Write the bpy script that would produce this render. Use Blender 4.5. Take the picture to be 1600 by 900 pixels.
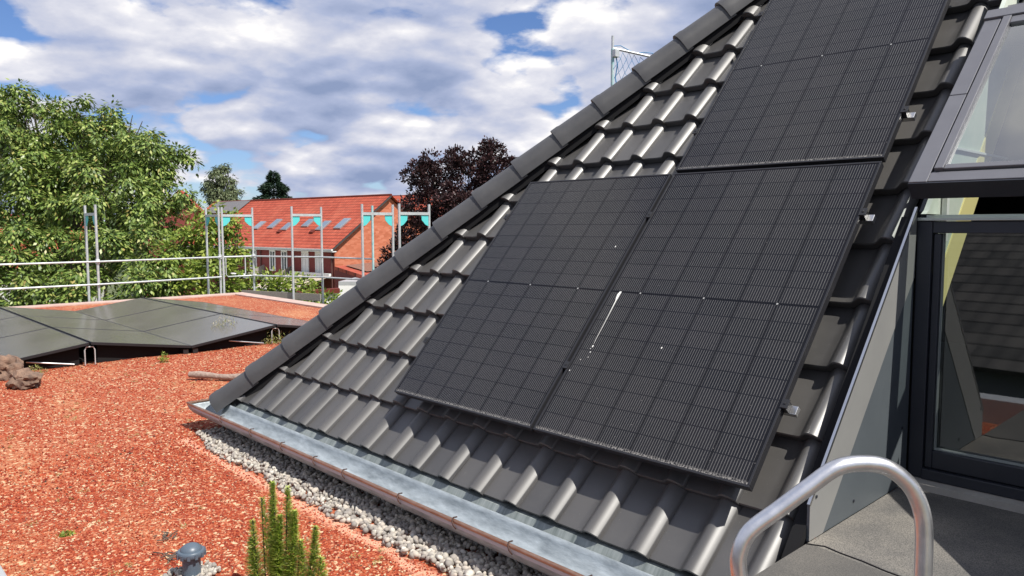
import bpy, bmesh, math, random
from mathutils import Vector, Matrix, noise
random.seed(7)
R = math.radians
sc = bpy.context.scene
for o in list(bpy.data.objects): bpy.data.objects.remove(o)

# ------------------------------------------------------------------ camera
cam = bpy.data.cameras.new('camera'); camo = bpy.data.objects.new('camera', cam)
sc.collection.objects.link(camo); sc.camera = camo
cam.sensor_width = 36.0; cam.lens = 1195.37 / 1600 * 36; cam.clip_start = 0.05; cam.clip_end = 3000
rt = Vector((0.6864997, 0.727129, -0.0013109)); up = Vector((-0.0582233, 0.0567669, 0.9966883)); fw = Vector((-0.7247953, 0.6841498, -0.0813063))
CAMP = Vector((3.698, -2.536, 0.969))
mw = Matrix(((rt.x, up.x, -fw.x, CAMP.x), (rt.y, up.y, -fw.y, CAMP.y), (rt.z, up.z, -fw.z, CAMP.z), (0, 0, 0, 1)))
camo.matrix_world = mw

# ------------------------------------------------------------------ sun, sky, exposure
SUN = Vector((0.66, 0.07, 1.0)).normalized()
sun = bpy.data.lights.new('sun', 'SUN'); sun.energy = 4.9; sun.angle = R(0.5); sun.color = (1.0, 0.955, 0.88)
suno = bpy.data.objects.new('sun', sun); sc.collection.objects.link(suno)
suno.rotation_euler = SUN.to_track_quat('Z', 'Y').to_euler(); suno.location = (0, 0, 30)
ELEV = math.asin(SUN.z); AZ = math.atan2(SUN.x, SUN.y)
sc.view_settings.view_transform = 'Standard'; sc.view_settings.look = 'None'
sc.view_settings.exposure = 0.42; sc.view_settings.gamma = 1; sc.view_settings.use_curve_mapping = False

world = bpy.data.worlds.new('World'); sc.world = world; world.use_nodes = True
SKYLOC = (2.5, -8.0, 5.2); CLOUD = 0.445
def build_world():
    nt = world.node_tree; N = nt.nodes; L = nt.links; N.clear()
    out = N.new('ShaderNodeOutputWorld')
    sky = N.new('ShaderNodeTexSky'); sky.sky_type = 'NISHITA'; sky.sun_disc = False
    sky.sun_elevation = ELEV; sky.sun_rotation = AZ; sky.air_density = 1.0; sky.dust_density = 0.1; sky.ozone_density = 1.4
    bg = N.new('ShaderNodeBackground'); bg.inputs['Strength'].default_value = 0.078
    tint = N.new('ShaderNodeMix'); tint.data_type = 'RGBA'; tint.blend_type = 'MULTIPLY'; tint.inputs[0].default_value = 1.0; tint.inputs[7].default_value = (0.66, 0.80, 1.12, 1)
    L.new(sky.outputs[0], tint.inputs[6]); L.new(tint.outputs[2], bg.inputs[0])
    tc = N.new('ShaderNodeTexCoord')
    sep = N.new('ShaderNodeSeparateXYZ'); L.new(tc.outputs['Generated'], sep.inputs[0])
    def m(op, a, b=None, c=None, clamp=False):
        n = N.new('ShaderNodeMath'); n.operation = op; n.use_clamp = clamp
        for i, v in enumerate((a, b, c)):
            if v is None: continue
            if isinstance(v, (int, float)): n.inputs[i].default_value = v
            else: L.new(v, n.inputs[i])
        return n.outputs[0]
    zc = m('MAXIMUM', sep.outputs[2], 0.0)
    def coords(dz):
        z2 = m('ADD', zc, dz); d2 = m('ADD', z2, 0.38)
        c = N.new('ShaderNodeCombineXYZ'); L.new(m('DIVIDE', sep.outputs[0], d2), c.inputs[0]); L.new(m('DIVIDE', sep.outputs[1], d2), c.inputs[1])
        L.new(m('MULTIPLY', z2, 2.4), c.inputs[2])
        mp = N.new('ShaderNodeMapping'); mp.inputs['Location'].default_value = SKYLOC; L.new(c.outputs[0], mp.inputs[0]); return mp.outputs[0]
    def field(dz):
        c = coords(dz)
        def noi(sc_, det, ro, vec=None):
            n = N.new('ShaderNodeTexNoise'); n.inputs['Scale'].default_value = sc_; n.inputs['Detail'].default_value = det; n.inputs['Roughness'].default_value = ro; L.new(vec or c, n.inputs['Vector']); return n
        base = noi(1.75, 3, 0.55).outputs['Fac']; nf = noi(5.0, 7, 0.55)
        wob = N.new('ShaderNodeMix'); wob.data_type = 'RGBA'; wob.inputs[0].default_value = 0.07; L.new(c, wob.inputs[6]); L.new(nf.outputs['Color'], wob.inputs[7])
        v = N.new('ShaderNodeTexVoronoi'); v.feature = 'F1'; v.inputs['Scale'].default_value = 5.2; L.new(wob.outputs[2], v.inputs['Vector'])
        v2 = N.new('ShaderNodeTexVoronoi'); v2.feature = 'F1'; v2.inputs['Scale'].default_value = 14.0; L.new(wob.outputs[2], v2.inputs['Vector'])
        f = m('MULTIPLY_ADD', nf.outputs['Fac'], 0.46, m('MULTIPLY', base, 0.95))
        f = m('SUBTRACT', f, m('MULTIPLY', m('MULTIPLY', v.outputs['Distance'], v.outputs['Distance']), 0.26)); f = m('SUBTRACT', f, m('MULTIPLY', m('MULTIPLY', v2.outputs['Distance'], v2.outputs['Distance']), 0.05)); return f
    d0 = field(0.0); d1 = field(0.014); d2 = field(0.045)
    alpha = m('MULTIPLY', m('SUBTRACT', d0, CLOUD), 15.0, clamp=True)
    sh = m('ADD', m('MULTIPLY', m('SUBTRACT', d1, d0), 2.4), m('MULTIPLY', m('SUBTRACT', d2, d0), 1.6))
    thick = m('MULTIPLY', m('SUBTRACT', d0, 0.53), 2.1)
    val = m('SUBTRACT', m('SUBTRACT', 0.70, sh), thick, clamp=True)
    cr = N.new('ShaderNodeValToRGB'); L.new(val, cr.inputs[0])
    e = cr.color_ramp.elements
    e[0].position = 0.08; e[0].color = (0.27, 0.34, 0.53, 1)
    e[1].position = 0.95; e[1].color = (1.0, 0.98, 0.98, 1)
    for p, c in ((0.42, (0.43, 0.49, 0.68, 1)), (0.68, (0.64, 0.66, 0.77, 1)), (0.85, (0.82, 0.82, 0.88, 1))):
        q = e.new(p); q.color = c
    bc = N.new('ShaderNodeBackground'); bc.inputs['Strength'].default_value = 0.77; L.new(cr.outputs[0], bc.inputs[0])
    mx = N.new('ShaderNodeMixShader'); L.new(alpha, mx.inputs[0]); L.new(bg.outputs[0], mx.inputs[1]); L.new(bc.outputs[0], mx.inputs[2])
    L.new(mx.outputs[0], out.inputs[0])
build_world()
world.cycles.sampling_method = 'MANUAL'; world.cycles.sample_map_resolution = 256

# ------------------------------------------------------------------ helpers
COL = sc.collection
class MB:
    def __init__(s): s.v = []; s.f = []; s.uv = None
    def add(s, vs, fs):
        b = len(s.v); s.v += [tuple(v) for v in vs]; s.f += [tuple(i + b for i in f) for f in fs]; return s
    def hexa(s, p):      # 8 points: bottom 4 (ccw), top 4
        return s.add(p, [(3, 2, 1, 0), (4, 5, 6, 7), (0, 1, 5, 4), (1, 2, 6, 5), (2, 3, 7, 6), (3, 0, 4, 7)])
    def box(s, x0, x1, y0, y1, z0, z1, T=None):
        p = [(x0, y0, z0), (x1, y0, z0), (x1, y1, z0), (x0, y1, z0), (x0, y0, z1), (x1, y0, z1), (x1, y1, z1), (x0, y1, z1)]
        if T: p = [T(*q) for q in p]
        return s.hexa(p)
    def beam(s, a, b, w, h, upv=(0, 0, 1)):
        a = Vector(a); b = Vector(b); d = (b - a).normalized(); u = Vector(upv)
        if abs(d.dot(u)) > 0.98: u = Vector((1, 0, 0))
        x = d.cross(u).normalized() * w / 2; y = x.cross(d).normalized() * h / 2
        return s.hexa([a - x - y, a + x - y, b + x - y, b - x - y, a - x + y, a + x + y, b + x + y, b - x + y])
    def tube(s, pts, r, n=8, caps=True, rs=None):
        pts = [Vector(p) for p in pts]; m = len(pts); rings = []
        prev = None
        for i in range(m):
            d = (pts[min(i + 1, m - 1)] - pts[max(i - 1, 0)]).normalized()
            if prev is None:
                u = Vector((0, 0, 1)) if abs(d.z) < 0.9 else Vector((1, 0, 0)); x = d.cross(u).normalized()
            else: x = (prev - d * prev.dot(d)).normalized()
            prev = x; y = d.cross(x); rr = rs[i] if rs else r
            rings.append([pts[i] + (x * math.cos(t) + y * math.sin(t)) * rr for t in [2 * math.pi * k / n for k in range(n)]])
        vs = [p for r_ in rings for p in r_]; fs = []
        for i in range(m - 1):
            for k in range(n):
                fs.append((i * n + k, i * n + (k + 1) % n, (i + 1) * n + (k + 1) % n, (i + 1) * n + k))
        if caps: fs.append(tuple(range(n - 1, -1, -1))); fs.append(tuple((m - 1) * n + k for k in range(n)))
        return s.add(vs, fs)
    def prism(s, poly, ext):
        n = len(poly); e = Vector(ext); a = [Vector(p) for p in poly]
        vs = a + [p + e for p in a]
        return s.add(vs, [tuple(range(n - 1, -1, -1)), tuple(range(n, 2 * n))] + [(i, (i + 1) % n, n + (i + 1) % n, n + i) for i in range(n)])
    def quad(s, *p): return s.add(p, [tuple(range(len(p)))])
    def lathe(s, c, prof, n=24):
        c = Vector(c); vs = []; fs = []; m = len(prof)
        for r_, z in prof:
            for k in range(n): t = 2 * math.pi * k / n; vs.append(c + Vector((r_ * math.cos(t), r_ * math.sin(t), z)))
        for i in range(m - 1):
            for k in range(n): fs.append((i * n + k, i * n + (k + 1) % n, (i + 1) * n + (k + 1) % n, (i + 1) * n + k))
        fs.append(tuple((m - 1) * n + k for k in range(n)))
        return s.add(vs, fs)
    def build(s, name, mat, parent=None, smooth=None, bevel=0, fixn=True, solid=0):
        off = ORG.get(parent.name, Vector()) if parent else Vector()
        me = bpy.data.meshes.new(name)
        me.from_pydata([(v[0] - off.x, v[1] - off.y, v[2] - off.z) for v in s.v], [], s.f)
        if fixn:
            bm = bmesh.new(); bm.from_mesh(me); bmesh.ops.recalc_face_normals(bm, faces=bm.faces); bm.to_mesh(me); bm.free()
        if smooth is not None:
            me.polygons.foreach_set('use_smooth', [True] * len(me.polygons)); me.set_sharp_from_angle(angle=R(smooth))
        if mat: me.materials.append(mat)
        o = bpy.data.objects.new(name, me); COL.objects.link(o)
        if parent: o.parent = parent; ORG[o.name] = off
        if bevel:
            b = o.modifiers.new('bevel', 'BEVEL'); b.width = bevel; b.segments = 2; b.limit_method = 'ANGLE'
        return o
ORG = {}
def tag(o, label=None, cat=None, group=None, kind=None):
    if label: o['label'] = label
    if cat: o['category'] = cat
    if group: o['group'] = group
    if kind: o['kind'] = kind
    return o
def thing(name, loc, label, cat, group=None, local=False, rot=None):
    o = bpy.data.objects.new(name, None); COL.objects.link(o); o.location = loc; o.empty_display_size = 0.1
    ORG[o.name] = Vector() if local else Vector(loc)
    if rot: o.rotation_euler = rot
    return tag(o, label, cat, group)
def copy_tree(o, parent=None):
    c = o.copy(); COL.objects.link(c); c.parent = parent
    for ch in list(o.children): copy_tree(ch, c)
    return c

def newmat(name, base=(0.5, 0.5, 0.5), rough=0.6, metal=0.0, spec=0.5, coat=0.0):
    m = bpy.data.materials.new(name); m.use_nodes = True; b = m.node_tree.nodes['Principled BSDF']
    b.inputs['Base Color'].default_value = (*base, 1); b.inputs['Roughness'].default_value = rough
    b.inputs['Metallic'].default_value = metal; b.inputs['Specular IOR Level'].default_value = spec
    b.inputs['Coat Weight'].default_value = coat
    return m
class NG:
    def __init__(s, m): s.t = m.node_tree; s.N = s.t.nodes; s.L = s.t.links; s.b = s.N['Principled BSDF']; s.tc = s.N.new('ShaderNodeTexCoord')
    def set(s, sock, v):
        if isinstance(v, bpy.types.NodeSocket): s.L.new(v, sock)
        elif isinstance(v, tuple) and len(v) == 3 and sock.type == 'RGBA': sock.default_value = (*v, 1)
        else: sock.default_value = v
    def obj(s, scale=(1, 1, 1)):
        mp = s.N.new('ShaderNodeMapping'); mp.inputs['Scale'].default_value = scale; s.L.new(s.tc.outputs['Object'], mp.inputs[0]); return mp.outputs[0]
    def noise(s, vec, sc_, det=4, rough=0.55, out='Fac'):
        n = s.N.new('ShaderNodeTexNoise'); s.L.new(vec, n.inputs['Vector']); n.inputs['Scale'].default_value = sc_; n.inputs['Detail'].default_value = det; n.inputs['Roughness'].default_value = rough; return n.outputs[out]
    def voro(s, vec, sc_, out='Color', feat='F1'):
        n = s.N.new('ShaderNodeTexVoronoi'); n.feature = feat; s.L.new(vec, n.inputs['Vector']); n.inputs['Scale'].default_value = sc_; return n.outputs[out]
    def ramp(s, fac, stops, interp='LINEAR'):
        r = s.N.new('ShaderNodeValToRGB'); s.L.new(fac, r.inputs[0]); e = r.color_ramp.elements; r.color_ramp.interpolation = interp
        e[0].position = stops[0][0]; e[0].color = (*stops[0][1], 1); e[1].position = stops[-1][0]; e[1].color = (*stops[-1][1], 1)
        for p, c in stops[1:-1]: q = e.new(p); q.color = (*c, 1)
        return r.outputs[0]
    def math(s, op, a, b=0.0, c=0.0, clamp=False):
        n = s.N.new('ShaderNodeMath'); n.operation = op; n.use_clamp = clamp
        for i, v in enumerate((a, b, c)): s.set(n.inputs[i], v)
        return n.outputs[0]
    def mix(s, f, a, b, mode='MIX'):
        n = s.N.new('ShaderNodeMix'); n.data_type = 'RGBA'; n.blend_type = mode
        s.set(n.inputs[0], f); s.set(n.inputs[6], a); s.set(n.inputs[7], b); return n.outputs[2]
    def bump(s, h, strength=0.3, dist=0.01):
        n = s.N.new('ShaderNodeBump'); n.inputs['Strength'].default_value = strength; n.inputs['Distance'].default_value = dist; s.L.new(h, n.inputs['Height']); s.L.new(n.outputs[0], s.b.inputs['Normal'])
    def base(s, c): s.set(s.b.inputs['Base Color'], c)
    def rough(s, c): s.set(s.b.inputs['Roughness'], c)
    def sep(s, v):
        n = s.N.new('ShaderNodeSeparateXYZ'); s.L.new(v, n.inputs[0]); return n.outputs

def varied(name, c1, c2, scale=3, rough=0.7, metal=0, spec=0.5, bump=0.0, bscale=60, bdist=0.004, r2=None, stretch=(1, 1, 1)):
    m = newmat(name, c1, rough, metal, spec); g = NG(m); v = g.obj(stretch)
    n = g.noise(v, scale, 6, 0.65); g.base(g.ramp(n, [(0.3, c1), (0.72, c2)]))
    if r2 is not None: g.rough(g.math('MULTIPLY_ADD', n, r2 - rough, rough))
    if bump: g.bump(g.noise(v, bscale, 4), bump, bdist)
    return m

# --- materials
def mat_tile():
    m = newmat('dark_tile_glaze', (0.05, 0.047, 0.045), 0.42, 0, 0.85); g = NG(m); v = g.obj()
    n = g.noise(v, 5, 5, 0.6); fine = g.noise(v, 180, 3)
    c = g.ramp(n, [(0.3, (0.047, 0.046, 0.046)), (0.7, (0.070, 0.068, 0.066))])
    isl = g.N.new('ShaderNodeNewGeometry').outputs['Random Per Island']
    c = g.mix(g.math('MULTIPLY', isl, 0.75), c, (0.088, 0.084, 0.080))
    # whitish scuffs and lime specks
    st = g.noise(g.obj((1, 0.25, 0.25)), 26, 7, 0.72); sc1 = g.ramp(st, [(0.66, (0, 0, 0)), (0.74, (1, 1, 1))]); pm = g.ramp(g.noise(v, 2.3, 2), [(0.52, (0, 0, 0)), (0.62, (1, 1, 1))])
    scuff = g.mix(1.0, sc1, pm, 'MULTIPLY'); c = g.mix(g.math('MULTIPLY', scuff, 0.5), c, (0.30, 0.29, 0.27))
    sp = g.voro(v, 42, 'Distance'); dots = g.ramp(sp, [(0.03, (1, 1, 1)), (0.07, (0, 0, 0))]); c = g.mix(g.math('MULTIPLY', dots, 0.42), c, (0.35, 0.34, 0.31))
    g.base(c); g.rough(g.math('MULTIPLY_ADD', n, 0.14, 0.36)); g.bump(fine, 0.06, 0.001); return m
TILE = mat_tile()
CAPM = varied('hip_cap_glaze', (0.052, 0.052, 0.055), (0.074, 0.073, 0.074), 6, 0.42, bump=0.05, bscale=120, bdist=0.001, r2=0.52)
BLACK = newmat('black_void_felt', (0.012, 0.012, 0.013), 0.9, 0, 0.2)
ZINC = varied('weathered_zinc', (0.20, 0.23, 0.25), (0.46, 0.51, 0.54), 7, 0.52, 0.3, bump=0.35, bscale=16, bdist=0.008, r2=0.7, stretch=(1, 3, 3))
ZINCV = varied('streaked_zinc_flashing', (0.13, 0.155, 0.15), (0.34, 0.37, 0.36), 6, 0.55, 0.2, bump=0.1, bscale=20, bdist=0.003, stretch=(5, 0.5, 0.5))
BEAD = varied('copper_brown_bead', (0.30, 0.15, 0.09), (0.50, 0.33, 0.25), 14, 0.38, 0.75, stretch=(1.2, 4, 4))
HOOK = newmat('dark_hook_steel', (0.10, 0.06, 0.05), 0.5, 0.6)
ALU = varied('brushed_aluminium', (0.66, 0.66, 0.67), (0.80, 0.80, 0.80), 30, 0.28, 1.0, r2=0.42)
ALUF = newmat('mill_finish_aluminium', (0.62, 0.62, 0.62), 0.34, 1.0)
FRAME = newmat('black_anodised_frame', (0.020, 0.020, 0.023), 0.42, 0.0, 0.4)
CLAMPM = newmat('black_clamp', (0.03, 0.03, 0.032), 0.4, 0.3)
def mat_cells():
    m = newmat('solar_cell_glass', (0.012, 0.013, 0.018), 0.22, 0, 0.20); g = NG(m)
    u, v, _ = g.sep(g.tc.outputs['UV'])
    pu = g.math('DIVIDE', u, 0.1835); pv = g.math('DIVIDE', v, 0.0925)
    fu = g.math('FRACT', pu); fv = g.math('FRACT', pv); iu = g.math('FLOOR', pu); iv = g.math('FLOOR', pv)
    wire = g.math('FRACT', g.math('MULTIPLY', fu, 15.0))
    w = g.math('LESS_THAN', g.math('ABSOLUTE', g.math('SUBTRACT', wire, 0.5)), 0.12)
    incol = g.math('LESS_THAN', g.math('ABSOLUTE', g.math('SUBTRACT', fu, 0.5)), 0.468)
    inrow = g.math('LESS_THAN', g.math('ABSOLUTE', g.math('SUBTRACT', fv, 0.5)), 0.475)
    cell = g.math('MULTIPLY', incol, inrow)
    # broken look of the wires: fine noise along the cell
    cb = g.N.new('ShaderNodeCombineXYZ'); g.L.new(u, cb.inputs[0]); g.L.new(v, cb.inputs[1]); vec = cb.outputs[0]
    mpw = g.N.new('ShaderNodeMapping'); mpw.inputs['Scale'].default_value = (1, 0.16, 1); g.L.new(vec, mpw.inputs[0]); nz = g.noise(mpw.outputs[0], 330, 3, 0.7); big = g.noise(vec, 2.2, 4)
    ci = g.N.new('ShaderNodeCombineXYZ'); g.L.new(iu, ci.inputs[0]); g.L.new(iv, ci.inputs[1])
    wn = g.N.new('ShaderNodeTexWhiteNoise'); wn.noise_dimensions = '2D'; g.L.new(ci.outputs[0], wn.inputs['Vector'])
    cellc = g.mix(wn.outputs['Value'], (0.005, 0.006, 0.011), (0.013, 0.013, 0.018))
    cellc = g.mix(g.math('MULTIPLY', big, 0.6), cellc, (0.018, 0.018, 0.017))
    wi = g.math('MULTIPLY', g.math('MULTIPLY', w, cell), g.math('MULTIPLY_ADD', nz, 0.9, 0.25), clamp=True)
    col = g.mix(incol, (0.009, 0.009, 0.011), cellc)
    midl = g.math('LESS_THAN', g.math('ABSOLUTE', g.math('SUBTRACT', v, 0.8325)), 0.006)
    col = g.mix(midl, col, (0.006, 0.006, 0.008))
    wi = g.math('MULTIPLY', wi, g.math('SUBTRACT', 1.0, midl))
    col = g.mix(g.math('MULTIPLY', wi, 0.36), col, (0.42, 0.41, 0.39))
    sp = g.voro(vec, 55, 'Distance'); dots = g.ramp(sp, [(0.05, (1, 1, 1)), (0.10, (0, 0, 0))]); pick = g.ramp(g.voro(vec, 55, 'Color'), [(0.80, (0, 0, 0)), (0.82, (1, 1, 1))])
    dd = g.mix(1.0, dots, pick, 'MULTIPLY'); col = g.mix(g.math('MULTIPLY', dd, 0.5), col, (0.5, 0.48, 0.45))
    # dried dirt gathered on the lower edge of the glass
    e = g.math('SUBTRACT', 1.0, g.math('DIVIDE', v, 0.014), clamp=True); en = g.ramp(g.noise(vec, 120, 4), [(0.42, (0, 0, 0)), (0.6, (1, 1, 1))])
    col = g.mix(g.math('MULTIPLY', g.mix(1.0, e, en, 'MULTIPLY'), 0.7), col, (0.40, 0.38, 0.35))
    g.base(col); g.rough(g.math('MULTIPLY_ADD', big, 0.16, 0.10)); return m
CELLS = mat_cells()
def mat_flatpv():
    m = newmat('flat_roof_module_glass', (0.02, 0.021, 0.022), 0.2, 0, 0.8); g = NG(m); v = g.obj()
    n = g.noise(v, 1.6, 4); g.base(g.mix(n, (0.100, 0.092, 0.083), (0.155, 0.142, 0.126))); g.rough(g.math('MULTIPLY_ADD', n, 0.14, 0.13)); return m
FPV = mat_flatpv()
def mat_redgravel():
    m = newmat('red_brick_chip_gravel', (0.4, 0.1, 0.06), 0.9, 0, 0.25); g = NG(m); v = g.obj()
    a = g.voro(v, 92, 'Color'); h = g.voro(v, 92, 'Distance'); b = g.voro(v, 54, 'Color')
    ax = g.sep(a); bx = g.sep(b)
    c = g.ramp(ax[0], [(0.0, (0.20, 0.030, 0.016)), (0.3, (0.29, 0.048, 0.020)), (0.60, (0.37, 0.076, 0.030)), (0.84, (0.46, 0.15, 0.075)), (0.96, (0.54, 0.35, 0.21)), (1.0, (0.14, 0.05, 0.03))])
    c = g.mix(g.math('GREATER_THAN', bx[1], 0.94), c, (0.60, 0.44, 0.27))
    big = g.noise(g.obj((0.5, 1.4, 1)), 1.5, 5, 0.6); c = g.mix(g.ramp(big, [(0.5, (0, 0, 0)), (0.74, (0.40, 0.40, 0.40))]), c, (0.58, 0.30, 0.15))
    gr = g.noise(v, 11, 6, 0.7); c = g.mix(g.ramp(gr, [(0.66, (0, 0, 0)), (0.74, (0.55, 0.55, 0.55))]), c, (0.22, 0.20, 0.07))
    px, py, _ = g.sep(v); wob = g.math('MULTIPLY', g.math('SUBTRACT', g.noise(v, 3.5, 5), 0.5), 0.16)
    band = g.math('SUBTRACT', 1.0, g.math('DIVIDE', g.math('ABSOLUTE', g.math('ADD', g.math('ADD', py, 0.575), wob)), 0.055), clamp=True)
    inx = g.math('MULTIPLY', g.math('GREATER_THAN', px, -1.85), g.math('LESS_THAN', py, -0.50)); c = g.mix(g.math('MULTIPLY', g.math('MULTIPLY', band, inx), 1.1, clamp=True), c, (0.66, 0.33, 0.22))
    g.base(c); g.bump(h, 0.9, 0.008); return m
REDG = mat_redgravel()
def mat_island(name, stops, rough=0.85, spec=0.3, bump=0.3):
    m = newmat(name, stops[0][1], rough, 0, spec); g = NG(m); isl = g.N.new('ShaderNodeNewGeometry').outputs['Random Per Island']
    c = g.ramp(isl, stops, 'CONSTANT'); n = g.noise(g.obj(), 90, 4); c = g.mix(g.math('MULTIPLY', n, 0.25), c, (0.30, 0.28, 0.25)) if bump > 0.25 else c
    g.base(c); g.bump(n, bump, 0.002); return m
PEB = mat_island('grey_pebble', [(0.0, (0.30, 0.27, 0.24)), (0.25, (0.40, 0.37, 0.32)), (0.5, (0.25, 0.23, 0.21)), (0.7, (0.46, 0.41, 0.35)), (0.9, (0.55, 0.52, 0.46))])
CHIP = mat_island('red_brick_chips', [(0.0, (0.33, 0.056, 0.024)), (0.28, (0.40, 0.086, 0.035)), (0.5, (0.22, 0.032, 0.018)), (0.76, (0.50, 0.20, 0.11)), (0.87, (0.56, 0.37, 0.23)), (0.94, (0.52, 0.44, 0.30)), (0.975, (0.08, 0.05, 0.035))], bump=0.2)
def mat_leaf(name, stops, trans=0.25, rough=0.5, spec=0.35):
    m = newmat(name, stops[0][1], rough, 0, spec); g = NG(m); isl = g.N.new('ShaderNodeNewGeometry').outputs['Random Per Island']
    c = g.ramp(isl, stops); g.base(c)
    tr = g.N.new('ShaderNodeBsdfTranslucent'); g.L.new(c, tr.inputs[0]); mx = g.N.new('ShaderNodeMixShader'); mx.inputs[0].default_value = trans
    out = g.N['Material Output']; g.L.new(g.b.outputs[0], mx.inputs[1]); g.L.new(tr.outputs[0], mx.inputs[2]); g.L.new(mx.outputs[0], out.inputs[0]); return m
WALNUT = mat_leaf('walnut_leaves', [(0.0, (0.055, 0.10, 0.020)), (0.35, (0.115, 0.185, 0.034)), (0.7, (0.21, 0.29, 0.060)), (0.93, (0.34, 0.40, 0.11)), (1.0, (0.38, 0.30, 0.10))], 0.2, 0.42, 0.5)
SHRUB = mat_leaf('shrub_leaves', [(0.0, (0.10, 0.16, 0.02)), (0.5, (0.20, 0.28, 0.045)), (1.0, (0.40, 0.45, 0.09))], 0.3)
DARKL = mat_leaf('dark_green_leaves', [(0.0, (0.030, 0.055, 0.014)), (1.0, (0.07, 0.11, 0.03))], 0.2)
BEECHL = mat_leaf('copper_leaves', [(0.0, (0.022, 0.012, 0.014)), (0.6, (0.045, 0.022, 0.024)), (1.0, (0.10, 0.045, 0.045))], 0.15, 0.45)
BIRCHL = mat_leaf('birch_leaves', [(0.0, (0.07, 0.10, 0.045)), (1.0, (0.17, 0.20, 0.10))], 0.2)
SPRUCEL = mat_leaf('spruce_needles', [(0.0, (0.012, 0.030, 0.018)), (1.0, (0.035, 0.065, 0.035))], 0.1)
ROSEL = mat_leaf('rosemary_needles', [(0.0, (0.22, 0.32, 0.05)), (0.5, (0.42, 0.55, 0.09)), (0.85, (0.62, 0.72, 0.17)), (1.0, (0.8, 0.8, 0.4))], 0.4)
SEDUML = mat_leaf('sedum_leaves', [(0.0, (0.13, 0.16, 0.05)), (0.5, (0.30, 0.33, 0.10)), (1.0, (0.40, 0.30, 0.16))], 0.2)
DRYL = mat_leaf('dry_herb', [(0.0, (0.30, 0.27, 0.18)), (0.6, (0.42, 0.38, 0.28)), (1.0, (0.25, 0.30, 0.10))], 0.2)
BARK = varied('bark', (0.05, 0.038, 0.028), (0.12, 0.10, 0.08), 12, 0.9, bump=0.5, bscale=30, bdist=0.02)
GALV = varied('galvanised_steel', (0.50, 0.53, 0.54), (0.68, 0.70, 0.70), 14, 0.45, 0.55, r2=0.6)
TURQ = newmat('turquoise_paint', (0.10, 0.55, 0.55), 0.45)
TURQP = varied('turquoise_worn_paint', (0.18, 0.48, 0.50), (0.55, 0.60, 0.60), 16, 0.5)
WOOD = varied('grey_weathered_board', (0.20, 0.18, 0.15), (0.34, 0.31, 0.27), 8, 0.85, stretch=(1, 8, 8))
def mat_redtiles(name, pitch=0.36, c1=(0.33, 0.060, 0.032), c2=(0.44, 0.090, 0.050), c3=(0.58, 0.20, 0.12), cl=(0.08, 0.014, 0.010)):
    m = newmat(name, c1, 0.75, 0, 0.3); g = NG(m); u, v, _ = g.sep(g.tc.outputs['UV'])
    fv = g.math('FRACT', g.math('DIVIDE', v, pitch)); fu = g.math('FRACT', g.math('DIVIDE', u, 0.3))
    cb = g.N.new('ShaderNodeCombineXYZ'); g.L.new(g.math('FLOOR', g.math('DIVIDE', u, 0.3)), cb.inputs[0]); g.L.new(g.math('FLOOR', g.math('DIVIDE', v, pitch)), cb.inputs[1])
    wn = g.N.new('ShaderNodeTexWhiteNoise'); wn.noise_dimensions = '2D'; g.L.new(cb.outputs[0], wn.inputs['Vector'])
    c = g.mix(wn.outputs['Value'], c1, c2)
    line = g.math('LESS_THAN', fv, 0.16); c = g.mix(g.math('MULTIPLY', line, 0.85), c, cl)
    c = g.mix(g.math('MULTIPLY', g.ramp(g.noise(g.obj(), 0.5, 4), [(0.5, (0, 0, 0)), (0.75, (1, 1, 1))]), 0.25), c, c3)
    g.base(c)
    hgt = g.math('ADD', g.math('MULTIPLY', g.math('SINE', g.math('MULTIPLY', fu, 6.283)), 0.5), g.math('MULTIPLY', fv, -1.0)); g.bump(hgt, 0.6, 0.03); return m
REDT = mat_redtiles('red_pantiles')
DARKT = mat_redtiles('brown_roof_tiles', 0.33, (0.036, 0.036, 0.036), (0.085, 0.080, 0.076), (0.13, 0.125, 0.115), (0.012, 0.012, 0.012))
def mat_brick(name, c1, c2):
    m = newmat(name, c1, 0.9, 0, 0.2); g = NG(m); v = g.obj()
    n = g.N.new('ShaderNodeTexBrick'); mp = g.N.new('ShaderNodeMapping'); mp.inputs['Rotation'].default_value = (R(90), 0, R(5)); g.L.new(g.tc.outputs['Object'], mp.inputs[0]); g.L.new(mp.outputs[0], n.inputs['Vector'])
    n.inputs['Scale'].default_value = 4.0; n.inputs['Color1'].default_value = (*c1, 1); n.inputs['Color2'].default_value = (*c2, 1); n.inputs['Mortar'].default_value = (c1[0] * .8 + .1, c1[1] * .8 + .06, c1[2] * .8 + .05, 1); n.inputs['Mortar Size'].default_value = 0.015
    g.base(n.outputs['Color']); return m
BRICKR = varied('red_brown_facade', (0.17, 0.036, 0.030), (0.23, 0.05, 0.042), 10, 0.9)
def mat_gable():
    m = newmat('orange_brick_gable', (0.5, 0.16, 0.08), 0.9, 0, 0.2); g = NG(m)
    a = g.sep(g.voro(g.obj((1, 1, 2.6)), 3.0, 'Color')); n = g.noise(g.obj(), 0.7, 4)
    c = g.ramp(a[0], [(0.0, (0.40, 0.115, 0.06)), (0.5, (0.50, 0.155, 0.088)), (1.0, (0.57, 0.21, 0.13))]); g.base(g.mix(g.math('MULTIPLY', n, 0.4), c, (0.5, 0.18, 0.10))); return m
GABLE = mat_gable()
WHITE = varied('white_render', (0.70, 0.69, 0.66), (0.80, 0.79, 0.77), 2, 0.7)
WHITEP = newmat('white_plastic', (0.78, 0.78, 0.76), 0.4)
GREYP = varied('grey_render', (0.22, 0.23, 0.25), (0.28, 0.29, 0.31), 2, 0.8)
PANE = newmat('dark_window_pane', (0.03, 0.04, 0.055), 0.08, 0, 0.8)
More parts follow.
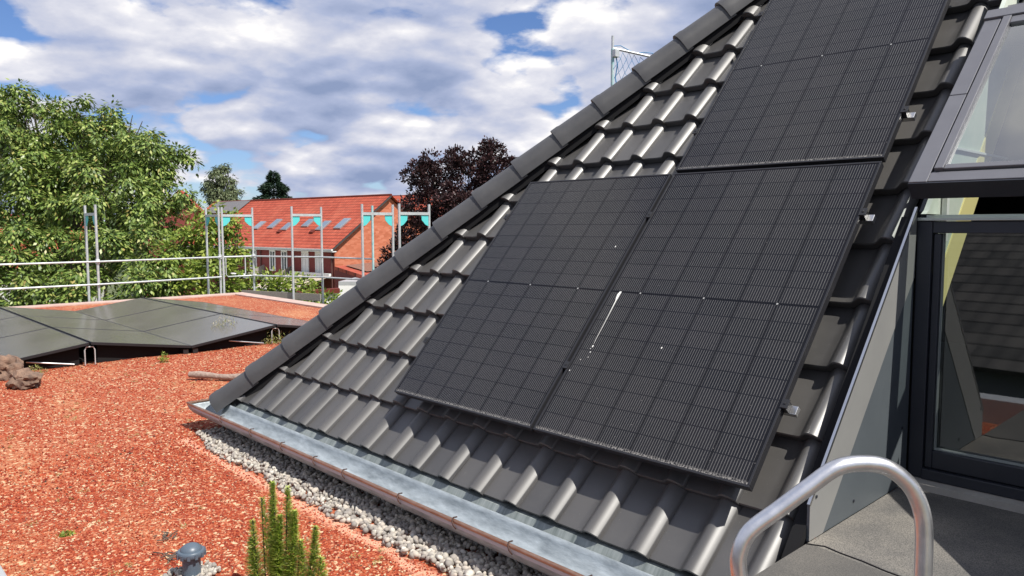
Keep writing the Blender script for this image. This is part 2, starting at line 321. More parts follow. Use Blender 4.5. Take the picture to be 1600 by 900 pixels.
AWN = varied('beige_awning_cloth', (0.40, 0.33, 0.26), (0.50, 0.42, 0.34), 2, 0.8)
COPING = varied('pinkish_dusty_coping', (0.40, 0.27, 0.23), (0.52, 0.40, 0.35), 4, 0.8)
COPINGM = varied('grey_metal_coping', (0.46, 0.47, 0.48), (0.58, 0.58, 0.58), 5, 0.45, 0.4)
DGREY = varied('anthracite_frame', (0.022, 0.025, 0.034), (0.030, 0.033, 0.042), 5, 0.42, spec=0.45)
CHEEK = varied('blue_grey_sheet', (0.082, 0.096, 0.108), (0.102, 0.118, 0.130), 3, 0.50, 0.1, bump=0.03, bscale=5, bdist=0.01)  # darker side of the cheek's light split, put into the colour
CHEEKLIT = varied('lit_cheek_grey', (0.23, 0.23, 0.225), (0.27, 0.27, 0.26), 3, 0.45, 0.1)  # paler copy of the cheek colour, painted for its brightly lit band
SASHM = varied('grey_lacquered_sash', (0.15, 0.15, 0.165), (0.18, 0.18, 0.195), 4, 0.38, 0.3)
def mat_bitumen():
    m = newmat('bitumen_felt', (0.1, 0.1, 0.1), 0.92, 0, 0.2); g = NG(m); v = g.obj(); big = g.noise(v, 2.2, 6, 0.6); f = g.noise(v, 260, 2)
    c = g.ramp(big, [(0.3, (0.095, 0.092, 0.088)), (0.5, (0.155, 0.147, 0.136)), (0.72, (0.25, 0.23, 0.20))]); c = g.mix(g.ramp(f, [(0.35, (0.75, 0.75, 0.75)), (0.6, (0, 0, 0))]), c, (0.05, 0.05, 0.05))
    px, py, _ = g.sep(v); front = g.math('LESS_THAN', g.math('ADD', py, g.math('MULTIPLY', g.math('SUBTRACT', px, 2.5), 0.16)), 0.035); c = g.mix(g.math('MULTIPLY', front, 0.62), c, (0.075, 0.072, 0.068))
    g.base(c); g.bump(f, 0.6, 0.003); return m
BITU = mat_bitumen()
MINT = varied('pale_membrane_lining', (0.50, 0.58, 0.50), (0.68, 0.70, 0.62), 5, 0.6)
YELLOW = newmat('yellow_insulation_board', (0.74, 0.64, 0.28), 0.8)
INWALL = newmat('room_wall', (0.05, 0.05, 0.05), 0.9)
BOULDER = varied('brown_boulder', (0.07, 0.045, 0.035), (0.30, 0.19, 0.13), 11, 0.9, bump=1.0, bscale=14, bdist=0.03)
LOGM = varied('dry_log', (0.20, 0.14, 0.11), (0.40, 0.31, 0.26), 14, 0.9, bump=0.6, bscale=20, bdist=0.01, stretch=(1, 4, 4))
VENTM = newmat('blue_grey_plastic', (0.085, 0.115, 0.150), 0.4)
GUANO = newmat('dried_bird_dropping', (0.78, 0.77, 0.72), 0.8)
NETM = newmat('blue_net_cord', (0.06, 0.22, 0.42), 0.7)
GRASS = varied('lawn_and_soil', (0.05, 0.08, 0.025), (0.12, 0.13, 0.06), 0.3, 0.95)
def mat_glass(base=0.10):
    m = bpy.data.materials.new('window_glass'); m.use_nodes = True; t = m.node_tree; N = t.nodes; N.clear()
    out = N.new('ShaderNodeOutputMaterial'); tr = N.new('ShaderNodeBsdfTransparent'); tr.inputs[0].default_value = (0.80, 0.86, 0.84, 1)
    gl = N.new('ShaderNodeBsdfGlossy'); gl.inputs['Roughness'].default_value = 0.015; gl.inputs[0].default_value = (0.9, 0.93, 0.95, 1)
    lw = N.new('ShaderNodeLayerWeight'); lw.inputs[0].default_value = 0.5
    pw = N.new('ShaderNodeMath'); pw.operation = 'POWER'; t.links.new(lw.outputs['Facing'], pw.inputs[0]); pw.inputs[1].default_value = 3.2
    fr = N.new('ShaderNodeMath'); fr.operation = 'MULTIPLY_ADD'; t.links.new(pw.outputs[0], fr.inputs[0]); fr.inputs[1].default_value = 0.8; fr.inputs[2].default_value = base
    mx = N.new('ShaderNodeMixShader'); t.links.new(fr.outputs[0], mx.inputs[0]); t.links.new(tr.outputs[0], mx.inputs[1]); t.links.new(gl.outputs[0], mx.inputs[2]); t.links.new(mx.outputs[0], out.inputs[0]); return m
GLASS = mat_glass(0.17); GLASS2 = mat_glass(0.28)

def set_uv(o, fn):       # uv from the mesh's own coordinates
    me = o.data; uv = me.uv_layers.new(name='UVMap')
    for l in me.loops: uv.data[l.index].uv = fn(me.vertices[l.vertex_index].co)

# ------------------------------------------------------------------ frames of reference
TH = 0.8424; CT, ST = math.cos(TH), math.sin(TH)
def RP(u, v, n=0.0): return Vector((u, v * CT - n * ST, v * ST + n * CT))     # roof slope: along, up, out
GZ = -5.7; FR = -0.55; TZ = -0.155

# ------------------------------------------------------------------ setting
g = MB(); g.quad((-900, -900, GZ), (900, -900, GZ), (900, 900, GZ), (-900, 900, GZ)); tag(g.build('ground', GRASS), kind='structure')
ENDX = -12.7; NY = 4.55; SY = -2.0
# sheet of red chippings with gentle unevenness
def sheet():
    b = MB(); nx, ny = 150, 70; x0, x1, y0, y1 = ENDX, 7.0, SY, NY
    for j in range(ny + 1):
        for i in range(nx + 1):
            x = x0 + (x1 - x0) * i / nx; y = y0 + (y1 - y0) * j / ny
            b.v.append((x, y, FR + 0.012 * noise.noise(Vector((x * 1.1, y * 1.3, 0))) + 0.005 * noise.noise(Vector((x * 6, y * 6, 3)))))
    for j in range(ny):
        for i in range(nx):
            a = j * (nx + 1) + i; b.f.append((a, a + 1, a + nx + 2, a + nx + 1))
    return b
tag(sheet().build('green_roof_ground', REDG, smooth=60), kind='structure')
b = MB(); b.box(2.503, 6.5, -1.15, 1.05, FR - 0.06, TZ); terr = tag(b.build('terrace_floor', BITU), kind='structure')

# flat roofed building that carries the green roof
fb = thing('flat_roofed_building', (-3, 1, GZ), 'low flat roofed building carrying the red gravel roof', 'building')
b = MB(); b.box(ENDX - 0.25, 7.2, SY - 0.18, NY + 0.2, GZ, FR - 0.05); b.build('wall', GREYP, fb)
b = MB(); b.box(ENDX - 0.3, ENDX, SY - 0.2, NY + 0.3, FR - 0.04, FR + 0.03); b.build('coping', COPING, fb, bevel=0.01)
b = MB(); b.box(ENDX, -1.0, NY, NY + 0.3, FR - 0.04, FR + 0.03); b.build('coping', COPING, fb, bevel=0.01)
b = MB(); b.box(ENDX, 3.1, SY - 0.2, SY, FR - 0.04, FR + 0.19); b.build('coping', COPINGM, fb, bevel=0.006)
# ------------------------------------------------------------------ tiled house
house = thing('tiled_house', (0.5, 1.0, FR), 'dark tiled hip roof with zinc gutter and grey window recess beside the gravel roof', 'house')
VMAX = 5.3
HA, HB, HN = -1.675, 0.727, -0.10
def HIP(v): return RP(HA + HB * v, v, HN)
hd = (HIP(1) - HIP(0)).normalized(); hnorm = Vector((hd.y, -hd.x, 0)).normalized()   # points to front slope side (+X -Y)
PITCH = 0.248; U0 = 1.949
prof = [(0.0, -0.004), (0.03, 0.0), (0.2, 0.0), (0.42, 0.0), (0.55, 0.05), (0.615, 0.28), (0.67, 0.64), (0.72, 0.90), (0.77, 1.0), (0.82, 0.98), (0.875, 0.86), (0.93, 0.62), (0.97, 0.40), (0.987, 0.28), (1.0, -0.02)]
def tile(b, T, ur, v0, v1, nl, nt, pitch, th=0.042):
    dn = random.uniform(-0.0015, 0.0015); dv = random.uniform(-0.003, 0.003); H = 0.044
    P = [T(ur - pitch * (1 - p), v0 + dv, nl + dn + H * h - H) for p, h in prof]
    Q = [T(ur - pitch * (1 - p), v1, nt + H * h - H) for p, h in prof]
    P1 = [T(ur - pitch * (1 - p), v0 + dv - 0.004, nl + dn + H * h - H - 0.005) for p, h in prof]
    P2 = [T(ur - pitch * (1 - p), v0 + dv, nl + dn + H * h - H - th) for p, h in prof]
    P3 = [T(ur - pitch * (1 - p), v0 + 0.07, nl + dn + H * h - H - th) for p, h in prof]
    n = len(prof); vs = P3 + P2 + P1 + P + Q; fs = []
    for r_ in range(4):
        for k in range(n - 1): fs.append((r_ * n + k, r_ * n + k + 1, (r_ + 1) * n + k + 1, (r_ + 1) * n + k))
    b.add(vs, fs)
def rows():
    r = 0
    while True:
        v0 = -0.345 if r == 0 else -0.02 + 0.3345 * (r - 1)
        if v0 > VMAX: return
        yield r, v0; r += 1
def clip(me_owner, co, no):
    bm = bmesh.new(); bm.from_mesh(me_owner.data)
    bmesh.ops.bisect_plane(bm, geom=bm.verts[:] + bm.edges[:] + bm.faces[:], plane_co=co, plane_no=no, clear_inner=True)
    bm.to_mesh(me_owner.data); bm.free(); me_owner.data.polygons.foreach_set('use_smooth', [True] * len(me_owner.data.polygons)); me_owner.data.set_sharp_from_angle(angle=R(38))
OPL, OPR, OPT = 2.50, 3.30, 2.66
b = MB()
for r, v0 in rows():
    nl, nt = (-0.070, -0.140) if r == 0 else (-0.096, -0.150)
    v1 = (-0.02 if r == 0 else v0 + 0.3345) + 0.05
    k = 1
    us = [U0 + PITCH * k for k in range(-20, 2)] + [2.425]
    for ur in us:
        if ur < HA + HB * v0 - 0.1: continue
        tile(b, RP, ur, v0, v1, nl, nt, PITCH if ur < 2.3 else 0.230, 0.020 if r == 0 else 0.042)
    if v0 > OPT - 0.35:
        for k in range(4):
            if v0 > OPT - 0.02: tile(b, RP, 2.415 + PITCH * (k + 1), v0, v1, nl, nt, PITCH)
    for k in range(12):
        ur = OPR + 0.06 + PITCH * (k + 1)
        if v0 > OPT - 0.02 and k == -1: continue
        if v0 >= 0.25 or ur > 6.6 - 0: tile(b, RP, ur, v0, v1, nl, nt, PITCH)
t_ = b.build('roof_tiles', TILE, house, fixn=False)
clip(t_, HIP(0) - ORG[house.name] + hnorm * 0.0, hnorm)
# side slope beyond the hip
lv = Vector((hd.x, 0, hd.z)).normalized(); 
H0 = HIP(0)
def LP(u, v, n=0.0): return H0 + Vector((0, -u, 0)) + lv * v + Vector((-lv.z, 0, lv.x)) * (n + 0.10)
b = MB()
for r in range(16):
    v0 = -0.36 + 0.335 * r
    for k in range(-30, 14): tile(b, LP, 0.2 + PITCH * k, v0, v0 + 0.385, -0.098, -0.142, PITCH)
t_ = b.build('roof_tiles', TILE, house, fixn=False)
clip(t_, HIP(0) - ORG[house.name] - hnorm * 0.0, -hnorm)
# deck below the tiles
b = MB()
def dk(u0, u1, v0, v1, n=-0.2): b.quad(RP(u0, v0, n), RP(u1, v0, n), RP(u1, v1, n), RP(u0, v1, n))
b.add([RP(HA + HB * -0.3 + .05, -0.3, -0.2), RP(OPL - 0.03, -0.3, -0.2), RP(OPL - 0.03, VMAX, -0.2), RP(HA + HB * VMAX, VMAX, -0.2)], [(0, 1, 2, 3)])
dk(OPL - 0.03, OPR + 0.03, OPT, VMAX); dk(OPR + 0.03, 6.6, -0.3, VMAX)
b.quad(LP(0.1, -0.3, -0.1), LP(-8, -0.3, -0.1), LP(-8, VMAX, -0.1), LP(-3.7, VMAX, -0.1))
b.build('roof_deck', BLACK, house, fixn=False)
tp = RP(0, VMAX, -0.1)
b = MB(); b.quad((HIP(VMAX).x, tp.y, tp.z), (6.6, tp.y, tp.z), (6.6, tp.y + 4, -0.3), (-2, tp.y + 4, -0.3)); b.build('rear_slope', TILE, house, fixn=False)
for q in ((-1.72, 2.44, 0.02, 0.12, FR - 0.1, -0.30), (-1.72, -1.62, 0.12, 7, FR - 0.1, -0.32), (6.4, 6.5, 0, 7, FR - 0.1, 0.3)): b = MB(); b.box(*q); b.build('wall', WHITE, house)
# hip caps
L = (HIP(VMAX) - HIP(-0.36)).length; step = 0.3585; nst = int(L / step)
side = hd.cross(Vector((0, 0, 1))).normalized(); upn = side.cross(hd).normalized()
csec = [(-1.0, -0.80), (-1.0, -0.15), (-0.93, 0.25), (-0.70, 0.66), (-0.36, 0.92), (0, 1.0), (0.36, 0.92), (0.70, 0.66), (0.93, 0.25), (1.0, -0.15), (1.0, -0.80)]
for i in range(nst):
    base = HIP(-0.36) - hd * 0.10 + hd * step * i
    b = MB(); rings = []
    for s, w, lift in ((0.0, 1.0, 0.010), (0.0, 1.035, 0.014), (0.055, 1.03, 0.013), (0.075, 1.0, 0.010), (0.40, 0.95, -0.003)):
        sc_ = 0.86 if len(rings) == 0 else 1.0
        rings.append([base + hd * s + side * (x * 0.100 * w * sc_) + upn * (y * 0.080 * w * sc_ + lift + 0.016) for x, y in csec])
    n = len(csec); fs = []
    for r_ in range(len(rings) - 1):
        for k in range(n - 1): fs.append((r_ * n + k, r_ * n + k + 1, (r_ + 1) * n + k + 1, (r_ + 1) * n + k))
    if i == 0: fs.append(tuple(range(n)))
    b.add([p for r_ in rings for p in r_], fs)
    b.build('hip_cap', CAPM, house, smooth=35, fixn=False)
b = MB(); b.beam(HIP(-0.30) + Vector((0, 0, -0.05)), HIP(VMAX) + Vector((0, 0, -0.05)), 0.15, 0.11); b.build('hip_dark_filler', BLACK, house)  # added black filler that blocks light in the gap below the caps
# gutter with mitred corner
GX, GY0, GY1, GR = -1.93, -0.20, -0.41, 0.105
def gut_ring(c, out, k0=0, k1=12, r=GR):
    res = []
    for k in range(k0, k1 + 1):
        t = math.pi * k / 12; res.append(c + out * (-r * math.cos(t)) + Vector((0, 0, -r * 0.95 * math.sin(t))))
    return res
gz = -0.368; gc = Vector((0, (GY0 + GY1) / 2, gz)); cx = GX - GR
path = [(Vector((2.47, gc.y, gz)), Vector((0, -1, 0)))]
for q in range(1, 40): path.append((Vector((2.47 - (2.47 - cx) * q / 40, gc.y, gz)), Vector((0, -1, 0))))
path.append((Vector((cx, gc.y, gz)), Vector((-1, -1, 0))))
path += [(Vector((cx, y, gz)), Vector((-1, 0, 0))) for y in (0.3, 1.5, 3.5, 6.5)]
rings = [gut_ring(c, o) for c, o in path]; n = 13; b = MB()
fs = []
for i in range(len(rings) - 1):
    for k in range(n - 1): fs.append((i * n + k, i * n + k + 1, (i + 1) * n + k + 1, (i + 1) * n + k))
fs.append(tuple(range(n)))
b.add([p for r_ in rings for p in r_], fs)
gut = b.build('gutter', ZINC, house, smooth=40, fixn=False)
sm = gut.modifiers.new('thick', 'SOLIDIFY'); sm.thickness = 0.003
b = MB(); b.tube([c + o * GR for c, o in path], 0.0105, 8); b.build('bead', BEAD, gut, smooth=60)
b = MB()   # sheet lip between bead and gutter wall, pale
b.box(cx - 0.0, 2.46, GY1 - 0.006, GY1 - 0.003, gz - 0.024, gz - 0.008); b.build('gutter_lip', newmat('pale_zinc_edge', (0.42, 0.42, 0.44), 0.6), gut)
for x in (-1.52, -1.05, -0.62, -0.22, 0.10, 0.62, 1.05, 1.42, 1.86, 2.25):
    b = MB(); c = Vector((x, GY1, gz)); pts = [c + Vector((0, 0.025, 0.010)), c + Vector((0.004, 0, 0.014)), c + Vector((0.012, -0.014, 0.004)), c + Vector((0.022, -0.016, -0.012)), c + Vector((0.036, -0.010, -0.028))]
    b.tube(pts, 0.0035, 6); b.build('gutter_hook', HOOK, gut, smooth=60)
b = MB(); xa = GX - 0.01; b.quad((xa, -0.10, -0.350), (2.46, -0.10, -0.350), (2.46, -0.150, -0.357), (xa, -0.150, -0.357)); b.quad((xa, -0.150, -0.357), (2.46, -0.150, -0.357), (2.46, -0.222, -0.452), (xa, -0.222, -0.452))
b.quad((xa, -0.10, -0.350), (xa, -0.150, -0.357), (xa, -0.222, -0.452), (xa, 0.3, -0.452)); b.build('eaves_flashing', ZINCV, house, smooth=20, fixn=False)

# recess: cheeks
def cheek(x0, x1, ext=0):
    poly = [(x0, 0.045, TZ), (x0, 0.045, TZ + 0.14), (x0, 0.965, 1.045), (x0, 0.965, TZ)]
    b = MB(); b.prism(poly, (x1 - x0, 0, 0)); return b
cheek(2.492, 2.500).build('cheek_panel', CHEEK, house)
b = MB(); X = 2.5005
def off(p, n): return (X, p[0] - n * ST, p[1] + n * CT)
lo, hi = (0.045, TZ + 0.14), (0.965, 1.045)
b.prism([(X, 0.045, TZ + 0.002), (X, lo[0], lo[1]), (X, hi[0], hi[1]), (X, hi[0], hi[1] - 0.30), (X, 0.745, 0.52), (X, 0.155, TZ + 0.002)], (0.002, 0, 0)); b.build('cheek_lit_band', CHEEKLIT, house)  # pale overlay on the cheek; its lit band is put into the colour
b = MB(); p0 = Vector((2.468, -0.10, TZ - 0.14)); p1 = Vector((2.468, 0.965, 0.995)); b.beam(p0, p1, 0.046, 0.03, (0, -ST, CT)); b.build('side_flashing', BLACK, house)
b = MB(); b.beam(Vector((2.5, 0.04, TZ + 0.135)), Vector((2.5, 0.965, 1.042)), 0.010, 0.012, (0, -ST, CT)); b.build('cheek_edge', ALUF, house)
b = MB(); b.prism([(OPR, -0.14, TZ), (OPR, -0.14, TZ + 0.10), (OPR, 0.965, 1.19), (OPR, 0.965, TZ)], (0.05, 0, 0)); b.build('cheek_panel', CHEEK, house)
for q in ((2.503, 0.09, 0.0), (2.501, 0.90, 0.10), (2.501, 0.42, -0.10)):
    b = MB(); b.tube([(q[0], q[1], q[2]), (q[0] + 0.003, q[1], q[2])], 0.006, 8); b.build('screw_head', DGREY, house)
# balcony door / lower element
DY = 1.0
door = MB(); door.box(2.502, 2.560, DY - 0.02, DY + 0.06, TZ + 0.03, 0.985); door.box(3.24, 3.298, DY - 0.02, DY + 0.06, TZ + 0.03, 0.985)
door.box(2.56, 3.24, DY - 0.015, DY + 0.06, 0.935, 0.985); door.box(2.56, 3.24, DY - 0.03, DY + 0.06, TZ + 0.03, TZ + 0.075)
dobj = door.build('balcony_window', DGREY, house, bevel=0.003)
b = MB(); b.box(2.563, 2.592, DY - 0.006, DY + 0.055, TZ + 0.078, 0.932); b.box(3.21, 3.237, DY - 0.006, DY + 0.055, TZ + 0.078, 0.932)
b.box(2.592, 3.21, DY - 0.006, DY + 0.055, TZ + 0.078, TZ + 0.155); b.build('sash_frame', DGREY, dobj, bevel=0.004)
b = MB(); b.quad((2.585, DY + 0.046, TZ + 0.15), (3.215, DY + 0.046, TZ + 0.15), (3.215, DY + 0.046, 0.94), (2.585, DY + 0.046, 0.94)); b.build('glass', GLASS, dobj)
b = MB(); b.box(2.5915, 2.5945, DY + 0.018, DY + 0.043, TZ + 0.155, 0.932); b.box(2.5945, 3.21, DY + 0.018, DY + 0.043, TZ + 0.155, TZ + 0.160); b.build('glazing_gasket', newmat('pale_gasket', (0.30, 0.33, 0.31), 0.5), dobj)
b = MB(); b.box(2.502, 3.298, DY - 0.03, DY + 0.05, 0.987, 1.000); b.box(2.53, 3.298, DY - 0.006, DY + 0.03, 1.000, 1.012); b.build('top_rail', varied('pale_green_metal', (0.42, 0.47, 0.44), (0.52, 0.56, 0.52), 6, 0.35, 0.6), dobj, bevel=0.002)
b = MB(); b.box(2.502, 3.298, DY - 0.095, DY - 0.01, TZ, TZ + 0.028); b.build('threshold', varied('pale_threshold_stone', (0.34, 0.32, 0.29), (0.44, 0.42, 0.38), 12, 0.85), house)
# inner lining and room
b = MB()
def seg(nn0, nn1, yy0, yy1, x=2.56):
    def z(y, nn): return (nn + y * ST) / CT
    b.prism([(x, yy0, z(yy0, nn0)), (x, yy1, z(yy1, nn0)), (x, yy1, z(yy1, nn1)), (x, yy0, z(yy0, nn1))], (-0.02, 0, 0))
zz = lambda y, nn: (nn + y * ST) / CT
b.prism([(2.56, 0.90, 1.015), (2.56, 1.06, 1.015), (2.56, 1.06, zz(1.06, -0.30)), (2.56, 2.1, zz(2.1, -0.30)), (2.56, 2.1, zz(2.1, -0.03)), (2.56, 0.93, 1.03)], (-0.02, 0, 0)); b.build('lining', MINT, house)
b = MB(); seg(-0.44, -0.30, 1.07, 2.3, 2.566); b.build('insulation_board', YELLOW, house)
b = MB(); b.box(2.565, 2.585, 1.07, 1.10, 0.9, 1.2); b.box(2.56, 2.572, 1.02, 2.0, 1.3, 1.31); b.build('lining_batten', WHITEP, house)
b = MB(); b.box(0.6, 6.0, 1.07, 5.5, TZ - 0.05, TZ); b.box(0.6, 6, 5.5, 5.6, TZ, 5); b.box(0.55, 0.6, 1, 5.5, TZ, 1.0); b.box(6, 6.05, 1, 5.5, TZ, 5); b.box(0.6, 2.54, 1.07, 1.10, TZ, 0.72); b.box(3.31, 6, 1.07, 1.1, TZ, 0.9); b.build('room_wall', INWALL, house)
# open roof window sash
sb = RP(0, 1.395, 0.155); stp = RP(0, 2.60, 0.015); sy = (stp - sb).normalized(); SL = (stp - sb).length; sn = Vector((1, 0, 0)).cross(sy).normalized()
def SP(x, s, t): return Vector((x, 0, 0)) + Vector((0, sb.y, sb.z)) + sy * s + sn * t
b = MB(); b.box(2.515, 2.585, 0, 0.60, -0.02, 0.0, SP); b.box(2.515, 2.585, 0.603, SL, -0.02, 0.001, SP); b.box(3.18, 3.25, 0, SL, -0.02, 0, SP)
b.box(2.5855, 3.1795, 0.004, 0.062, -0.02, -0.002, SP); b.box(2.51, 3.26, SL + 0.001, SL + 0.075, -0.03, 0.012, SP)
win = b.build('roof_window', SASHM, house, bevel=0.003)
b = MB(); b.box(2.595, 2.630, 0.07, SL - 0.005, -0.03, 0.012, SP); b.box(2.6305, 3.175, 0.07, 0.098, -0.03, 0.008, SP); b.box(2.6305, 3.175, SL - 0.06, SL - 0.005, -0.03, 0.004, SP); b.build('sash_bar', SASHM, win, bevel=0.003)
b = MB(); b.box(2.515, 3.25, -0.006, -0.001, -0.085, -0.004, SP); b.box(2.518, 2.535, 0, SL, -0.06, -0.021, SP); b.box(3.23, 3.247, 0, SL, -0.06, -0.021, SP); b.build('sash_skirt', DGREY, win)
b = MB(); b.quad(SP(2.625, 0.09, -0.01), SP(3.18, 0.09, -0.01), SP(3.18, SL - .05, -0.01), SP(2.625, SL - .05, -0.01)); b.build('glass', GLASS2, win)
b = MB(); b.box(2.505, 2.545, 1.42, 2.62, -0.14, -0.05, RP); b.box(3.25, 3.29, 1.42, 2.62, -0.14, -0.05, RP); b.box(2.505, 3.29, 2.60, 2.68, -0.10, -0.02, RP); b.build('window_frame', DGREY, win)
b = MB(); b.box(2.52, 3.29, 2.685, 2.80, -0.085, -0.06, RP); b.build('head_flashing', SASHM, win)
# ------------------------------------------------------------------ bitumen seam
b = MB(); sx = []
pts = [(2.505, 0.02), (2.56, 0.045), (2.62, 0.03), (2.70, 0.02), (2.78, 0.0), (2.86, -0.01), (2.96, -0.05), (3.1, -0.09), (3.4, -0.12)]
for i in range(len(pts) - 1): b.beam((*pts[i], TZ + 0.001), (*pts[i + 1], TZ + 0.001), 0.006, 0.004)
tag(b.build('felt_seam', BLACK), 'thin black torn seam across the grey terrace felt', 'felt seam')

# ------------------------------------------------------------------ solar panels on the slope
PH = 1.691; PW = 1.134
def make_panel():
    t = thing('solar_panel', (0, 0, 0), 'x', 'solar panel', 'black solar panels on the tiled slope', local=True)
    fwid = 0.010
    b = MB(); D = 0.035
    b.box(0, PW, 0, fwid, -D, 0); b.box(0, PW, PH - fwid, PH, -D, 0); b.box(0, fwid, fwid, PH - fwid, -D, 0); b.box(PW - fwid, PW, fwid, PH - fwid, -D, 0)
    b.build('frame', FRAME, t, bevel=0.0012)
    b = MB(); b.quad((fwid, fwid, -0.0025), (PW - fwid, fwid, -0.0025), (PW - fwid, PH - fwid, -0.0025), (fwid, PH - fwid, -0.0025))
    o = b.build('cell_glass', CELLS, t, fixn=False); set_uv(o, lambda c: (c.x - 0.0165, c.y - 0.013))
    b = MB(); b.quad((fwid, fwid, -0.008), (PW - fwid, fwid, -0.008), (PW - fwid, PH - fwid, -0.008), (fwid, PH - fwid, -0.008)); b.build('backsheet', BLACK, t)
    sm_ = newmat('grey_solder', (0.35, 0.35, 0.34), 0.5)
    for i in (1, 3, 5):
        b = MB(); c = (0.0165 + 0.1835 * i, 0.8455, -0.0022); b.quad((c[0] - .006, c[1], c[2]), (c[0], c[1] - .006, c[2]), (c[0] + .006, c[1], c[2]), (c[0], c[1] + .006, c[2])); b.build('solder_mark', sm_, t, fixn=False)
    return t
def mod_at(p, u, v): p.location = RP(u, v, 0); p.rotation_euler = (TH, 0, 0)
pA = make_panel(); pB = copy_tree(pA); pC = copy_tree(pA)
mod_at(pA, 0, 0); mod_at(pB, PW + 0.02, 0); mod_at(pC, PW + 0.02, PH + 0.025)
pA['label'] = 'lower left black solar panel on the dark tiles, nearest the hip ridge'
pB['label'] = 'lower right black solar panel with a white bird dropping streak'
pC['label'] = 'upper black solar panel beside the open roof window'
b = MB(); cx0, cy0 = 1.231 - PW - 0.02, 0.845
seq = [(0.0, 0.0, .010), (-.004, -.02, .014), (-.002, -.045, .011), (0.0, -.06, .005), (0.003, -.14, .0028), (0.005, -.22, .0022), (0.006, -.30, .0017), (0.008, -.33, .001)]
vs = []
for x, y, w in seq: vs += [(cx0 + x - w * .62, cy0 + y, -0.0006), (cx0 + x + w * .62, cy0 + y, -0.0006)]
b.add(vs, [(2 * i, 2 * i + 1, 2 * i + 3, 2 * i + 2) for i in range(len(seq) - 1)])
for x, y, w in ((0.010, -.345, .005), (0.014, -.38, .003), (0.018, -.41, .002), (0.004, -.36, .002), (-.2, .3, .004), (-.05, -.5, .003), (.4, -.3, .004), (-.02, -.43, .002)):
    d_ = MB(); d_.add([(cx0 + x + w * math.cos(a), cy0 + y + w * 1.6 * math.sin(a), -0.0006) for a in (0, 1.2, 2.4, 3.6, 4.9)], [(0, 1, 2, 3, 4)]); d_.build('bird_dropping', GUANO, pB, fixn=False)
b.build('bird_dropping', GUANO, pB, fixn=False)
def rail(v, u0, u1, label, hooks, mids):
    t = thing('mounting_rail', RP(u0, v, -0.056), label, 'mounting rail', 'aluminium rails under the roof panels')
    b = MB(); b.box(u0, u1 - 0.0, v - 0.019, v + 0.019, -0.060, -0.0365, RP); b.build('rail', ALUF, t, bevel=0.002)
    for u in hooks:
        b = MB(); b.box(u - 0.016, u + 0.016, v - 0.030, v - 0.021, -0.115, -0.04, RP); b.box(u - 0.016, u + 0.016, v - 0.085, v - 0.021, -0.125, -0.116, RP); b.box(u - 0.005, u + 0.02, v - 0.02, v + 0.02, -0.0725, -0.0615, RP); b.build('roof_hook', ALUF, t, bevel=0.0015)
    for u in mids:
        b = MB(); b.box(u - 0.009, u + 0.009, v - 0.02, v + 0.02, -0.036, -0.002, RP); b.box(u - 0.016, u + 0.016, v - 0.02, v + 0.02, 0.0008, 0.0045, RP)
        b.box(u - 0.004, u + 0.004, v - 0.004, v + 0.004, 0.0046, 0.0085, RP); b.build('clamp', CLAMPM, t, bevel=0.001)
UE = 2 * PW + 0.02
rail(0.37, -0.03, UE + 0.045, 'lowest aluminium mounting rail under the two lower solar panels', (0.3, 1.3, UE - 0.12), (-0.0095, PW + 0.01, UE + 0.0095))
rail(1.375, -0.03, UE + 0.045, 'second aluminium mounting rail, under the upper half of the two lower panels', (0.3, 1.3, UE - 0.12), (-0.0095, PW + 0.01, UE + 0.0095))
rail(2.03, PW - 0.01, UE + 0.045, 'aluminium mounting rail under the lower half of the upper solar panel', (1.5, UE - 0.12), (PW + 0.0105, UE + 0.0095))
rail(3.10, PW - 0.01, UE + 0.045, 'topmost aluminium mounting rail, near the top edge of the upper solar panel', (1.5, UE - 0.12), (PW + 0.0105, UE + 0.0095))

# ------------------------------------------------------------------ flat roof east-west solar array
def make_fpanel():
    t = thing('solar_panel', (0, 0, 0), 'x', 'solar panel', 'low tilted solar panels on the gravel roof', local=True)
    b = MB(); w, l, f = 1.085, 1.70, 0.012
    b.box(0, l, 0, f, -0.03, 0); b.box(0, l, w - f, w, -0.03, 0); b.box(0, f, f, w - f, -0.03, 0); b.box(l - f, l, f, w - f, -0.03, 0); b.build('frame', FRAME, t, bevel=0.001)
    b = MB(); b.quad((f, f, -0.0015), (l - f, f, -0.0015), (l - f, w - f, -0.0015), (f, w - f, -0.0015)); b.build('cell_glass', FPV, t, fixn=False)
    b = MB(); b.quad((f, f, -0.008), (l - f, f, -0.008), (l - f, w - f, -0.008), (f, w - f, -0.008)); b.build('backsheet', BLACK, t); return t
fp0 = None; tilt = R(8.3); ZV, ZR = -0.455, -0.295
sl = [(-0.20, -1, 'left slope of the near ridge'), (-0.20, 1, 'right slope of the near ridge'), (1.97, -1, 'left slope of the far ridge'), (1.97, 1, 'right slope of the far ridge')]
ordn = ['nearest panel', 'middle panel', 'farthest panel']
for ry, sgn, nm in sl:
    for k in range(3):
        if fp0 is None: fp0 = make_fpanel(); p = fp0
        else: p = copy_tree(fp0)
        x1 = -5.50 - 1.722 * k
        if sgn < 0:   # valley (low) at y = ry-1.085, rises to ridge
            p.location = (x1 - 1.70, ry - 0.012 - 1.085 * math.cos(tilt), ZV); p.rotation_euler = (tilt, 0, 0)
        else:
            p.location = (x1 - 1.70, ry + 0.012, ZR); p.rotation_euler = (-tilt, 0, 0)
        p['label'] = 'low tilted black solar panel, %s on the %s' % (ordn[k], nm)
